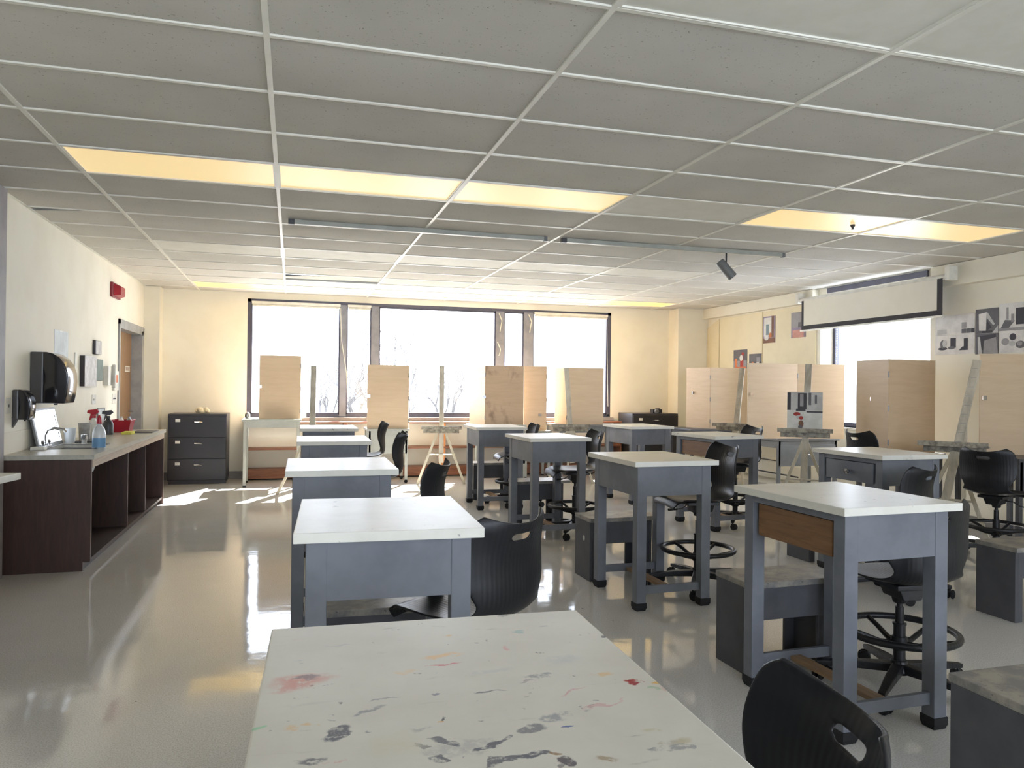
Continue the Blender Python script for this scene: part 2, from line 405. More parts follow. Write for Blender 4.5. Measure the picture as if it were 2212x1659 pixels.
def tag(o, label=None, cat=None, group=None, kind=None):
    if label: o['label'] = label
    if cat: o['category'] = cat
    if group: o['group'] = group
    if kind: o['kind'] = kind
    return o
def thing(name, label, cat, loc=(0, 0, 0), rz=0.0, group=None):
    o = bpy.data.objects.new(name, None); COL.objects.link(o)
    o.empty_display_size = 0.1
    o.location = loc; o.rotation_euler = (0, 0, rz)
    return tag(o, label, cat, group)
KIDS = {}
def kids(o):
    return list(o.children)
def dup(o, loc=None, rz=None, label=None, group=None, parent=None):
    c = o.copy(); COL.objects.link(c)
    if parent is not None: c.parent = parent
    if loc is not None: c.location = loc
    if rz is not None: c.rotation_euler = (0, 0, rz)
    if label: c['label'] = label
    if group: c['group'] = group
    for ch in kids(o): dup(ch, parent=c)
    return c
def struct(name, mb, m, parent=None, bevel=0.0):
    o = mb.build(name, m, parent, bevel)
    if parent is None: o['kind'] = 'structure'
    return o

# ------------------------------------------------------------------ shell
struct('floor', MB().box(XL - .3, XR + .5, YN - .2, YB + .4, -0.12, 0), 'floor')
# left wall with the door opening
D0, D1, DH = 10.26, 11.74, 2.13
w = MB().box(XL - .3, XL, YN, D0, 0, Z + .3).box(XL - .3, XL, D1, YB + .3, 0, Z + .3).box(XL - .3, XL, D0, D1, DH, Z + .3)
struct('wall_left', w, 'wall')
# back wall with ribbon window opening
WX0, WX1, WZ0, WZ1 = -0.66, 5.24, 0.86, 2.70
w = MB().box(XL - .3, WX0, YB, YB + .3, 0, Z + .3).box(WX1, XR + .5, YB, YB + .3, 0, Z + .3)
w.box(WX0, WX1, YB, YB + .3, 0, WZ0).box(WX0, WX1, YB, YB + .3, WZ1, Z + .3)
struct('wall_back', w, 'wall')
# right wall with one window opening
RY0, RY1, RZ0, RZ1 = 6.96, 8.82, 0.94, 2.69
w = MB().box(XR, XR + .35, YN, RY0, 0, Z + .3).box(XR, XR + .35, RY1, YB + .3, 0, Z + .3)
w.box(XR, XR + .35, RY0, RY1, 0, RZ0).box(XR, XR + .35, RY0, RY1, RZ1, Z + .3)
struct('wall_right', w, 'wall')
NX0, NX1, NZ0, NZ1 = -1.4, 6.2, 0.95, 2.70
w = MB().box(XL - .3, NX0, YN - .2, YN, 0, Z + .3).box(NX1, XR + .5, YN - .2, YN, 0, Z + .3).box(NX0, NX1, YN - .2, YN, 0, NZ0).box(NX0, NX1, YN - .2, YN, NZ1, Z + .3)
struct('wall_near', w, 'wall')
nf = MB().box(NX0, NX1, YN - .12, YN - .02, NZ0, NZ0 + .05).box(NX0, NX1, YN - .12, YN - .02, NZ1 - .05, NZ1)
for k in range(5): x = NX0 + (NX1 - NX0 - .08) * k / 4; nf.box(x, x + .08, YN - .12, YN - .02, NZ0 + .05, NZ1 - .05)
nw = struct('window_3', nf, 'frame')
for k in range(4):
    x = NX0 + (NX1 - NX0 - .08) * k / 4; MB().box(x + .08, x + (NX1 - NX0 - .08) / 4, YN - .07, YN - .066, NZ0 + .05, NZ1 - .05).build('window_pane', 'glass', nw)
struct('trim_1', MB().box(XL, -1.985, 4.6, 6.27, 0, Z), 'pier')
struct('trim_2', MB().box(XL, -1.83, 11.84, YB, 0, Z), 'wall')
struct('trim_3', MB().box(6.33, XR, 11.75, YB, 0, Z), 'wall')
struct('trim_4', MB().box(XR - .10, XR, 8.86, 11.75, 2.62, Z), 'bulk')
struct('trim_5', MB().box(XR - .10, XR, YN, 6.86, 2.56, Z), 'bulk')
struct('baseboard_back', MB().box(-1.83, 6.33, YB - .012, YB, 0, .11), 'basebd')
struct('baseboard_left', MB().box(XL, XL + .012, 6.27, D0 - .06, 0, .11), 'basebd')
struct('baseboard_right', MB().box(XR - .012, XR, YN, 9.0, 0, .11), 'basebd')

# ------------------------------------------------------------------ ceiling
TROF = {}     # (i, j) -> lit?
for i in (-1, 0, 1): TROF[(i, 3)] = 'lit'
TROF[(2, 3)] = 'unlit'; TROF[(3, 3)] = 'lit'; TROF[(4, 3)] = 'lit'
for i in (-1, 0, 1, 2, 3): TROF[(i, 8)] = 'unlit'
for i, k in ((-1, 'lit_far'), (0, 'unlit'), (1, 'lit_far'), (2, 'lit_far'), (3, 'lit_far'), (4, 'lit_far')): TROF[(i, 13)] = k
TROF[(1, -2)] = 'unlit'; TROF[(2, -2)] = 'unlit'
def cx(i): return GX + TX * i
def cy(j): return GY + TY * j
tiles = MB(); bars = MB()
I0, I1, J0, J1 = -2, 5, -12, 14
for i in range(I0, I1 + 1):
    for j in range(J0, J1 + 1):
        if (i, j) in TROF: continue
        x0, x1 = max(cx(i), XL), min(cx(i + 1), XR); y0, y1 = max(cy(j), YN), min(cy(j + 1), YB)
        if x1 - x0 < .02 or y1 - y0 < .02: continue
        rnd = random.Random(i * 100 + j)
        sag = rnd.uniform(0.0, 0.016) if y0 < 9 else rnd.uniform(0, .008)
        if (i, j) == (0, 11):      # a slipped tile that leaves two dark slits open
            tiles.add([(x0, y0 + .30, Z + .006), (x0 + .62, y0 + .02, Z + .006), (x1, y0 + .02, Z + .006), (x1, y1 - .17, Z + .006), (x0, y1 - .13, Z + .006)], [(0, 1, 2, 3, 4)]); continue
        if (i, j) == (-2, 6):      # tile at the left wall with an open wedge
            tiles.add([(x0, y0 + .17, Z + .006), (x0 + .55, y0 + .01, Z + .006), (x1, y0, Z + .006), (x1, y1, Z + .006), (x0, y1, Z + .006)], [(0, 1, 2, 3, 4)]); continue
        n = 6; vs = []; fs = []
        for b in range(n + 1):
            for a in range(n + 1):
                u, v = a / n, b / n
                vs.append((x0 + (x1 - x0) * u, y0 + (y1 - y0) * v, Z + .006 - sag * math.sin(PI * u) * (math.sin(PI * v) ** .7 if 0 < v < 1 else 0)))
        for b in range(n):
            for a in range(n):
                k = b * (n + 1) + a; fs.append((k, k + 1, k + n + 2, k + n + 1))
        tiles.add(vs, fs)
tiles.smooth = True
struct('ceiling', tiles, 'tile')
struct('ceiling_plenum', MB().box(XL - .3, XR + .5, YN - .2, YB + .3, Z + .45, Z + .5), 'plenum')
for i in range(I0, I1 + 2):
    if XL < cx(i) < XR: bars.box(cx(i) - .012, cx(i) + .012, YN, YB, Z - .003, Z + .03)
for j in range(J0, J1 + 2):
    if YN < cy(j) < YB: bars.box(XL, XR, cy(j) - .011, cy(j) + .011, Z - .002, Z + .03)
bars.box(XL, XL + .02, YN, YB, Z - .002, Z + .004).box(XR - .02, XR, YN, YB, Z - .002, Z + .004)
bars.box(XL, XR, YB - .02, YB, Z - .002, Z + .004)
struct('trim_6', bars, 'grid')
rowname = {3: 'in the middle ceiling row', 8: 'in the second ceiling row toward the windows', 13: 'in the ceiling row along the window wall', -2: 'overhead in the nearest ceiling row'}
order = ['leftmost', 'second from left', 'third from left', 'fourth from left', 'fifth from left', 'rightmost']
for (i, j), k in TROF.items():
    row = sorted(a for a, b in TROF if b == j)
    n = row.index(i); pos = 'rightmost' if n == len(row) - 1 else order[n]
    st = 'unlit white' if k == 'unlit' else 'glowing warm'
    t = thing('ceiling_light', '%s recessed ceiling light %s, %s' % (st, rowname[j], pos), 'ceiling light', (cx(i) + TX / 2, cy(j) + TY / 2, Z), 0, 'recessed ceiling lights')
    MB().box(-TX / 2 + .015, TX / 2 - .015, -TY / 2 + .015, TY / 2 - .015, .006, .012).build('diffuser', k, t)
    f = MB()
    f.box(-TX / 2 + .011, TX / 2 - .011, -TY / 2 + .011, -TY / 2 + .022, -.001, .05).box(-TX / 2 + .011, TX / 2 - .011, TY / 2 - .022, TY / 2 - .011, -.001, .05)
    f.box(-TX / 2 + .011, -TX / 2 + .022, -TY / 2 + .022, TY / 2 - .022, -.001, .05).box(TX / 2 - .022, TX / 2 - .011, -TY / 2 + .022, TY / 2 - .022, -.001, .05)
    f.box(-TX / 2 + .02, TX / 2 - .02, -TY / 2 + .02, TY / 2 - .02, .05, .055)
    f.build('frame', 'grid', t)

# track lighting
for (x0, x1, lab) in ((-.05, 2.22, 'grey lighting track without lamps on ceiling, the left one'), (2.36, 4.74, 'grey lighting track on ceiling carrying one spotlight')):
    t = thing('lighting_track', lab, 'lighting track', (x0, 6.62, Z), 0, 'ceiling lighting tracks')
    MB().box(0.05, x1 - x0 - .03, -.018, .018, -.04, -.003).build('rail', 'stand_grey', t, .003)
    MB().box(0, .05, -.022, .022, -.045, -.003).build('end_cap', 'stand_dark', t, .003)
    MB().box(x1 - x0 - .03, x1 - x0, -.022, .022, -.045, -.003).build('end_cap', 'stand_mid', t, .003)
t = thing('track_spotlight', 'grey cylinder spotlight hanging from right ceiling track', 'spotlight', (4.08, 6.62, Z - .04))
MB().tube([(0, 0, 0), (0, 0, -.11)], .008).build('stem', 'black_metal', t)
hd = MB(); a = Vector((-.075, 0, -.085)); b = Vector((.055, -.03, -.235))
hd.tube([a, a + (b - a) * .05, a + (b - a) * .94, b], [.040, .045, .047, .049], 24); hd.smooth = True
h = hd.build('lamp_head', 'stand_mid', t)
MB().tube([b + (b - a).normalized() * .002, b + (b - a).normalized() * .004], .038, 20).build('lens', 'white', h)
tag(MB().lathe([(.0, 0), (.02, 0), (.02, -.01), (.008, -.03), (.012, -.04), (.0, -.042)], 12).build('sprinkler_head', 'stand_dark'), 'tiny dark sprinkler head on ceiling near right lit lights', 'sprinkler').location = (4.45, 5.3, Z)

# ------------------------------------------------------------------ back window
wf = MB()
YW = YB + .01
def wb(x0, x1, z0, z1, y0=YW, y1=YB + .12): wf.box(x0, x1, y0, y1, z0, z1)
wb(WX0, WX0 + .05, .94, WZ1); wb(WX1 - .06, WX1, .94, WZ1); wb(WX0, WX1, 2.655, WZ1); wb(WX0, WX1, .915, .96)
win = struct('window_1', wf, 'frame')
mu = MB()
for x0, x1 in ((.70, .80), (1.18, 1.30), (3.20, 3.34), (3.68, 3.84)): mu.box(x0, x1, YW - .005, YB + .13, .93, 2.655)
mu.build('window_mullion', 'mullion', win)
tr = MB()
for x0, x1 in ((-.61, .70), (.80, 1.18), (1.30, 3.20), (3.34, 3.68), (3.84, 5.18)):
    tr.box(x0, x1, YB + .03, YB + .08, .955, .985).box(x0, x1, YB + .03, YB + .08, 2.63, 2.66)
    tr.box(x0, x0 + .02, YB + .03, YB + .08, .96, 2.66).box(x1 - .02, x1, YB + .03, YB + .08, .96, 2.66)
tr.build('window_trim', 'frame', win)
for x0, x1 in ((-.61, .70), (.80, 1.18), (1.30, 3.20), (3.34, 3.68), (3.84, 5.18)):
    MB().box(x0, x1, YB + .052, YB + .056, .96, 2.65).build('window_pane', 'glass', win)
MB().box(WX0 - .03, WX1 + .03, YB - .07, YB + .2, .86, .915).build('window_sill', 'sill', win, .006)
for x0, x1, lab in ((-.60, .70, 'white rolled blind at top of left window pane'), (.81, 1.17, 'short rolled blind at top of narrow left pane'), (3.85, 5.16, 'white rolled blind at top of right window pane')):
    t = thing('window_blind', lab, 'blind', (x0, YB - .03, 2.60), 0, 'rolled blinds on the window wall')
    MB().box(0, x1 - x0, -.02, .02, .02, .062).build('headrail', 'white', t, .004)
    MB().tube([(0.01, 0, .004), (x1 - x0 - .01, 0, .004)], .018, 12).build('roll', 'offw', t)
    if x0 < 0:
        MB().tube([(1.30, -.01, .0), (1.32, -.02, -.5), (1.40, -.03, -1.0), (1.42, -.03, -1.45)], .006, 6).build('cord', 'offw', t)
    if x0 > 3:
        MB().tube([(x1 - x0 - .02, -.01, .0), (x1 - x0 - .01, -.02, -.6), (x1 - x0 + .01, -.03, -1.5)], .004, 6).build('cord', 'offw', t)
for x, z0, lab in ((3.26, 2.62, 'frayed white cord on upper mullion right of the big window pane'), (3.24, 2.15, 'short white cord hook halfway down the mullion beside big window pane'), (3.77, 2.62, 'white blind cord tied to the mullion beside right window pane')):
    tag(MB().tube([(x - .02, YB - .02, z0), (x + .03, YB - .03, z0 - .12), (x + .01, YB - .03, z0 - .22), (x, YB - .02, z0 - (.30 if z0 > 2.5 else .22))], .008, 6).build('knotted_cord', 'offw'), lab, 'cord', 'blind cords on the mullions')

# right window
rf = MB(); XW = XR + .20
rf.box(XW, XW + .06, RY0, RY0 + .05, RZ0, RZ1).box(XW, XW + .06, RY1 - .05, RY1, RZ0, RZ1).box(XW, XW + .06, RY0, RY1, RZ0, RZ0 + .05).box(XW, XW + .06, RY0, RY1, RZ1 - .05, RZ1)
rw = struct('window_2', rf, 'frame')
MB().box(XW + .028, XW + .032, RY0 + .05, RY1 - .05, RZ0 + .05, RZ1 - .05).build('window_pane', 'glass', rw)
MB().box(XR - .03, XR + .2, RY0, RY1, RZ0 - .03, RZ0).build('window_sill', 'white', rw, .004)
MB().box(XR - .03, XR - .001, RY0 + .02, RY1 - .16, 2.715, 2.784).build('window_head', 'frame', rw)
bc = MB()
for k in range(44):
    z = 2.3 - k * .03
    bc.lathe([(.0, .011), (.009, .006), (.012, 0), (.009, -.006), (.0, -.011)], 8, Matrix.Translation((XW - .02, RY1 - .10, z)))
bc.tube([(XW - .02, RY1 - .10, 2.6), (XW - .02, RY1 - .10, .98)], .003, 6)
tag(bc.build('blind_chain', 'offw'), 'beaded blind chain hanging along far edge of right wall window', 'chain')
tag(MB().box(XR - .04, XR - .001, RY0 + .03, RY1 - .17, 2.692, 2.714).build('blind_headrail', 'white', None, .004), 'white blind headrail above the right wall window behind projection screen', 'blind')

# outside: ground and bare trees
struct('ground_outside', MB().box(-30, 60, 15, 70, -3.6, -3.5), 'ground')
def tree(x, y, h, seed, label):
    rnd = random.Random(seed); mb = MB()
    def br(p, d, L, r, lev):
        q = p + d * L * .5 + Vector((rnd.uniform(-1, 1), rnd.uniform(-1, 1), 0)) * L * .05; e = p + d * L
        mb.tube([p, q, e], [r, r * .8, r * .55], 5 if lev else 7)
        if lev >= 5: return
        for k in range(rnd.choice((2, 3, 3))):
            dd = (d + Vector((rnd.uniform(-1, 1), rnd.uniform(-1, 1), rnd.uniform(-.1, .7))) * .75).normalized()
            br(p + d * L * rnd.uniform(.55, 1.0), dd, L * rnd.uniform(.62, .8), r * .55, lev + 1)
    br(Vector((0, 0, 0)), Vector((0, 0, 1)), h * .32, h * .018, 0)
    o = mb.build('bare_tree', 'bark'); o.location = (x, y, -3.5)
    return tag(o, label, 'tree', 'bare trees outside the window')
tree(.95, 31, 8.3, 3, 'bare tree outside seen low through the left window pane')
tree(2.75, 33, 8.6, 5, 'bare tree outside seen low through the narrow left pane')
tree(5.3, 35, 9.6, 8, 'tallest bare tree outside, just left of the white easel in big window pane')
tree(4.6, 38, 8.6, 21, 'bare tree outside at left edge of the big window pane beside plywood')
tree(7.1, 36, 8.6, 12, 'bare tree outside right of the easel in big window pane')

# ------------------------------------------------------------------ door in left wall
dt = MB().box(XL - .16, XL - .12, D0 + .04, D1 - .1, 0, DH - .05)
dr = struct('door_1', dt, 'door_wood')
MB().box(XL - .118, XL - .112, D0 + .45, D0 + .55, 1.05, 1.85).build('door_window', 'dark', dr)
df = MB().box(XL - .16, XL + .02, D1 - .1, D1, 0, DH).box(XL - .0, XL + .02, D1, D1 + .05, 0, DH + .06).box(XL, XL + .02, D0 - .05, D0, 0, DH + .06).box(XL - .16, XL, D0, D0 + .04, 0, DH).box(XL - .16, XL + .02, D0, D1, DH - .05, DH).box(XL, XL + .02, D0 - .05, D1 + .05, DH, DH + .06)
df.build('door_frame', 'door_frame', dr)
MB().tube([(XL - .12, D1 - .22, 1.02), (XL - .06, D1 - .22, 1.02), (XL - .06, D1 - .32, 1.02)], .011, 8).build('door_handle', 'steel', dr)
sg = MB().box(XL - .118, XL - .113, D1 - .50, D1 - .2, 1.56, 1.64).build('door_sign', 'offw', dr)
sm = MB()
for k in range(4): sm.box(XL - .113, XL - .1115, D1 - .46 + k * .06, D1 - .43 + k * .06, 1.575, 1.625)
sm.build('sign_strokes', 'pbrown', sg)

# ------------------------------------------------------------------ drawing tables
TW, TD, TH = .604, .739, .95
def table(loc, rz, label, variant='plain', topm='top', inset=.07):
    t = thing('drawing_table', label, 'table', (loc[0], loc[1], 0), rz, 'white topped drawing tables')
    MB().box(-TW / 2, TW / 2, -TD / 2, TD / 2, TH - .033, TH).build('table_top', topm, t, .003)
    a = MB(); x, y = TW / 2 - inset + .03, TD / 2 - inset + .03; z0, z1 = .725, TH - .033
    a.box(-x, x, -y, -y + .02, z0, z1).box(-x, x, y - .02, y, z0, z1).box(x - .02, x, -y + .02, y - .02, z0, z1)
    if variant == 'plain': a.box(-x, -x + .02, -y + .02, y - .02, z0, z1)
    else: a.box(-x, -x + .02, -y + .02, y - .02, z1 - .035, z1)
    a.build('apron', 'table_grey', t, .002)
    if variant != 'plain':
        wd = variant == 'wood'
        d = MB().box(-x + (.012 if wd else -.004), -x + .03, -y + .085, y - .085, z0 + .005, z1 - .04)
        d.box(-x + .03, x - .05, -y + .09, -y + .10, z0 + .012, z1 - .06).box(-x + .03, x - .05, y - .10, y - .09, z0 + .012, z1 - .06).box(-x + .03, x - .05, -y + .09, y - .09, z0 + .005, z0 + .012)
        dd = d.build('drawer', 'drawer_wood' if wd else 'table_grey', t, .002)
        if wd: tag(dd, 'brown wooden drawer front')
        else: MB().lathe([(0, 0), (.012, 0), (.012, .014), (.024, .02), (.021, .03), (0, .032)], 14, Matrix.Translation((-x - .004, 0, (z0 + z1) / 2 - .02)) @ Matrix.Rotation(-PI / 2, 4, 'Y')).build('knob', 'chrome', dd)
    for sx in (-1, 1):
        for sy in (-1, 1):
            lx, ly = sx * (TW / 2 - inset), sy * (TD / 2 - inset); lw = .033
            l = MB().box(lx - lw, lx + lw, ly - lw, ly + lw, .045, z1).build('leg', 'table_grey', t, .004)
            MB().add([(lx + s1 * q, ly + s2 * q, zz) for q, zz in ((.030, 0), (.037, .02), (.037, .05)) for s1, s2 in ((-1, -1), (1, -1), (1, 1), (-1, 1))],
                     [(3, 2, 1, 0), (8, 9, 10, 11)] + [(a_ + b_, a_ + (b_ + 1) % 4, a_ + 4 + (b_ + 1) % 4, a_ + 4 + b_) for a_ in (0, 4) for b_ in range(4)]).build('foot', 'rubber', l)
    for sy in (-1, 1):
        ly = sy * (TD / 2 - inset)
        MB().box(-TW / 2 + inset + .03, TW / 2 - inset - .03, ly - .012, ly + .012, .10, .15).build('stretcher', 'table_grey', t, .003)
    MB().box(-.03, .03, -TD / 2 + .08, TD / 2 - .08, .105, .127).build('center_rail', 'rail_wood', t, .003)
    return t
table((.257, 1.129), -.034, 'drawing table in the foreground, white top covered with paint stains', 'plain', 'top_stained')
table((.326, 2.808), -.047, 'drawing table standing directly behind the paint stained foreground table', 'plain')
table((.274, 4.600), -.013, 'third drawing table back in the row behind paint stained table')
table((.343, 6.779), -.010, 'fourth drawing table back in the row behind paint stained table')
table((.383, 8.685), 0, 'farthest drawing table in the row behind paint stained table, below the window')
table((2.374, 2.893), .035, 'largest looking drawing table at right with brown wooden drawer and white front edge', 'wood')
table((2.361, 4.759), .032, 'drawing table in the middle of the room with plain grey sides and bench behind', 'plain')
table((2.351, 6.946), .046, 'drawing table behind the central one, beside a stool with glossy seat', 'plain')
table((2.319, 8.798), -.013, 'farthest drawing table of the middle row, before the smudged plywood backdrop')
table((4.347, 4.888), .035, 'drawing table at right with grey drawer and round chrome knob', 'knob')
table((4.257, 7.062), .119, 'drawing table with pale wooden drawer, second farthest at right', 'wood')
table((4.206, 8.848), .079, 'drawing table in front of the low black file cabinet, right of center')
table((-1.675, 4.085), -.17, 'drawing table cut off at left picture edge, only a white corner showing', inset=.20)

# ------------------------------------------------------------------ benches
def bench0(label):
    t = thing('wooden_bench', label, 'bench', (0, 0, 0), 0, 'grey painted benches beside the tables')
    L, D, Hh = .58, .30, .46
    MB().box(-L / 2, L / 2, -D / 2, D / 2, Hh - .03, Hh).build('seat_board', 'bench_top', t, .004)
    for s in (-1, 1):
        x = s * (L / 2 - .035 if s > 0 else L / 2 - .02)
        # solid end panel at the left, panel set in at the right
        x = s * (L / 2 - (.012 if s < 0 else .09))
        MB().box(x - .012, x + .012, -D / 2 + .01, D / 2 - .01, 0, Hh - .03).build('end_panel', 'bench_grey', t, .003)
    for s in (-1, 1):
        MB().box(-L / 2 + .024, L / 2 - .102, s * (D / 2 - .02) - .01, s * (D / 2 - .02) + .01, Hh - .19, Hh - .03).build('apron', 'bench_grey', t, .003)
    for s in (-1, 1):
        for xa, xb in ((-L / 2 + .025, -L / 2 + .06), (L / 2 - .165, L / 2 - .105)):
            MB().box(xa, xb, s * (D / 2 - .02) - .009, s * (D / 2 - .02) + .009, 0, Hh - .19).build('leg', 'bench_grey', t, .003)
    return t
b0 = None
for x, y, rz, lab in ((2.45, 3.43, .03, 'grey bench behind the table with brown wooden drawer, worn top showing'), (2.38, 5.33, .03, 'grey bench with pale hand hole beyond the central table'),
                      (2.47, 7.52, .04, 'grey bench beside third table of the middle row, sunlit top'), (2.47, 9.40, 0, 'farthest grey bench, under last table of the middle row'),
                      (.38, 3.44, -.04, 'paint speckled grey bench seen beneath the table behind the foreground one'), (4.38, 5.50, .03, 'dark grey bench behind the table with chrome knob drawer'),
                      (2.44, 1.93, .0, 'grey bench cut off at bottom right picture corner'), (4.56, 3.78, .0, 'grey bench cut off at right picture edge, halfway up')):
    if b0 is None: b0 = bench0(lab); b0.location = (x, y, 0); b0.rotation_euler.z = rz; b = b0
    else: b = dup(b0, (x, y, 0), rz, lab)
    if 'hand hole' in lab:
        MB().lathe([(0, 0), (.016, 0), (.016, .002), (0, .002)], 14, Matrix.Translation((-.29, -.03, .30)) @ Matrix.Scale(1.3, 4, (0, 0, 1)) @ Matrix.Rotation(-PI / 2, 4, 'Y')).build('hand_hole', 'offw', b)

# ------------------------------------------------------------------ drafting stools
def interp(tab, t):
    for k in range(len(tab) - 1):
        if t <= tab[k + 1][0]:
            a, b = tab[k], tab[k + 1]; f = (t - a[0]) / (b[0] - a[0]); return [p + (q - p) * f for p, q in zip(a, b)][1:]
    return list(tab[-1][1:])
def cat(P, t):
    n = len(P) - 1; i = min(int(t * n), n - 1); f = t * n - i
    p0, p1, p2, p3 = P[max(i - 1, 0)], P[i], P[i + 1], P[min(i + 2, n)]
    return [.5 * (2 * b + (c - a) * f + (2 * a - 5 * b + 4 * c - d) * f * f + (3 * b - a - 3 * c + d) * f ** 3) for a, b, c, d in zip(p0, p1, p2, p3)]
def shell_mesh():
    # y, z, half width, side curl (forward/up), edge
    P = [(.262, .572, .165, .0), (.255, .598, .190, .0), (.225, .622, .215, .004), (.14, .622, .230, .012), (.03, .612, .232, .022), (-.08, .606, .222, .030), (-.155, .612, .205, .034),
         (-.205, .636, .185, .036), (-.228, .68, .176, .040), (-.232, .74, .204, .052), (-.228, .80, .226, .066), (-.232, .86, .230, .076), (-.246, .91, .222, .080), (-.262, .950, .205, .080), (-.275, .978, .160, .076)]
    NV, NU = 84, 32; vs = []; par = []
    for j in range(NV + 1):
        t = j / NV; y, z, hw, curl = cat(P, t)
        y2, z2 = cat(P, min(t + .01, 1))[:2]; y1, z1 = cat(P, max(t - .01, 0))[:2]
        d = Vector((0, y2 - y1, z2 - z1)).normalized(); nrm = Vector((0, d.z, -d.y))   # points forward / up
        if nrm.z < -.2 and t < .1: pass
        for i in range(NU + 1):
            u = -1 + 2 * i / NU
            p = Vector((u * hw, y, z)) + nrm * curl * abs(u) ** 2.2
            if t < .16: p.z -= .012 * abs(u) ** 3
            # rounded top
            vs.append(p); par.append((u * hw, z))
    hole = (0.0, .926, .038, .0125)
    def inside(u, z):
        dx = max(abs(u - hole[0]) - hole[2], 0); return math.hypot(dx, z - hole[1]) < hole[3]
    fs = []
    for j in range(NV):
        for i in range(NU):
            k = j * (NU + 1) + i; q = (k, k + 1, k + NU + 2, k + NU + 1)
            cu = sum(par[a][0] for a in q) / 4; cz = sum(par[a][1] for a in q) / 4
            if j > NV * .75 and inside(cu, cz): continue
            fs.append(q)
    # snap the rim of the slot
    cnt = {}
    for f in fs:
        for a, b in zip(f, f[1:] + f[:1]): cnt[(min(a, b), max(a, b))] = cnt.get((min(a, b), max(a, b)), 0) + 1
    rim = set()
    for (a, b), c in cnt.items():
        if c == 1:
            for k in (a, b):
                i, j = k % (NU + 1), k // (NU + 1)
                if 0 < i < NU and 0 < j < NV: rim.add(k)
    for k in rim:
        u, z = par[k]; cxu = max(-hole[2], min(hole[2], u)); dx, dz = u - cxu, z - hole[1]; L = math.hypot(dx, dz) or 1e-6
        nu, nz = cxu + dx / L * hole[3], hole[1] + dz / L * hole[3]
        vs[k] = vs[k] + Vector((nu - u, 0, nz - z))
    return vs, fs
def bake(o):
    bpy.context.view_layer.update()
    dg = bpy.context.evaluated_depsgraph_get()
    me = bpy.data.meshes.new_from_object(o.evaluated_get(dg)); o.modifiers.clear(); o.data = me
def stool(label):
    t = thing('drafting_stool', label, 'stool', (0, 0, 0), 0, 'black drafting stools')
    vs, fs = shell_mesh(); mb = MB().add(vs, fs)
    me = bpy.data.meshes.new('seat_shell'); me.from_pydata([tuple(v) for v in vs], [], fs); me.materials.append(M['plastic'])
    o = bpy.data.objects.new('seat_shell', me); COL.objects.link(o); o.parent = t
    for p in me.polygons: p.use_smooth = True
    so = o.modifiers.new('thick', 'SOLIDIFY'); so.thickness = .009; so.offset = 0; so.use_rim = True
    bv = o.modifiers.new('round', 'SUBSURF'); bv.levels = 1; bv.render_levels = 1
    bake(o)
    m = MB().box(-.10, .10, -.12, .12, .575, .598).prism([(-.07, .575), (.07, .575), (.045, .52), (-.045, .52)], 'y', -.09, .06)
    m.tube([(0, 0, .54), (0, 0, .49)], [.045, .03], 14); m.build('seat_mount', 'black_metal', t, .004)
    g = MB().tube([(0, 0, .10), (0, 0, .36)], .027, 16).tube([(0, 0, .36), (0, 0, .46)], .019, 16).tube([(0, 0, .46), (0, 0, .545)], .013, 12)
    g.tube([(0, 0, .36), (0, 0, .37)], .031, 16); g.smooth = True; g.build('gas_column', 'black_metal', t)
    r = MB(); ring = [(.25 * math.cos(a), .25 * math.sin(a), .275) for a in [2 * PI * k / 40 for k in range(40)]]
    r.tube(ring, .0165, 10, closed=True)
    for k in range(5):
        a = 2 * PI * k / 5 + .3; c, s = math.cos(a), math.sin(a)
        r.tube([(.03 * c, .03 * s, .215), (.09 * c, .09 * s, .222), (.17 * c, .17 * s, .252), (.245 * c, .245 * s, .274)], [.017, .013, .012, .012], 8)
    r.tube([(0, 0, .19), (0, 0, .205), (0, 0, .25)], [.036, .045, .033], 16); r.smooth = True
    r.build('foot_ring', 'plastic', t)
    bs = MB().tube([(0, 0, .075), (0, 0, .09), (0, 0, .14)], [.045, .05, .036], 16)
    tips = []
    for k in range(5):
        a = 2 * PI * k / 5 + .1; c, s = math.cos(a), math.sin(a)
        bs.bar((.02 * c, .02 * s, .105), (.18 * c, .18 * s, .098), .052, .045, w2=.046, t2=.036)
        bs.bar((.175 * c, .175 * s, .098), (.365 * c, .365 * s, .080), .046, .036, w2=.032, t2=.022)
        tips.append((.352 * c, .352 * s, a))
    bs.build('star_base', 'plastic', t, .005)
    for x, y, a in tips:
        cm = MB().tube([(x, y, .075), (x, y, .05)], .008, 8); cm.box(x - .012, x + .012, y - .012, y + .012, .045, .058)
        c_ = cm.build('caster', 'black_metal', t)
        R_ = Matrix.Translation((x + .014 * math.cos(a + 1.2), y + .014 * math.sin(a + 1.2), .031)) @ Matrix.Rotation(a + 1.2, 4, 'Z') @ Matrix.Rotation(PI / 2, 4, 'X')
        wv = MB()
        for z0, z1 in ((-.023, -.006), (.006, .023)): wv.lathe([(.0, z0), (.025, z0), (.031, z0 + .005), (.031, z1 - .005), (.025, z1), (.0, z1)], 16, R_)
        wv.smooth = True; wv.build('wheel', 'rubber', c_)
    lv = MB().tube([(.05, .02, .555), (.12, .03, .55), (.16, .05, .52), (.21, .07, .505)], .005, 6).tube([(.21, .07, .505), (.29, .10, .49)], [.009, .011], 8); lv.smooth = True
    lv.build('lever', 'black_metal', t)
    return t
st0 = None
def face(fx, fy): return math.atan2(-fx, fy)
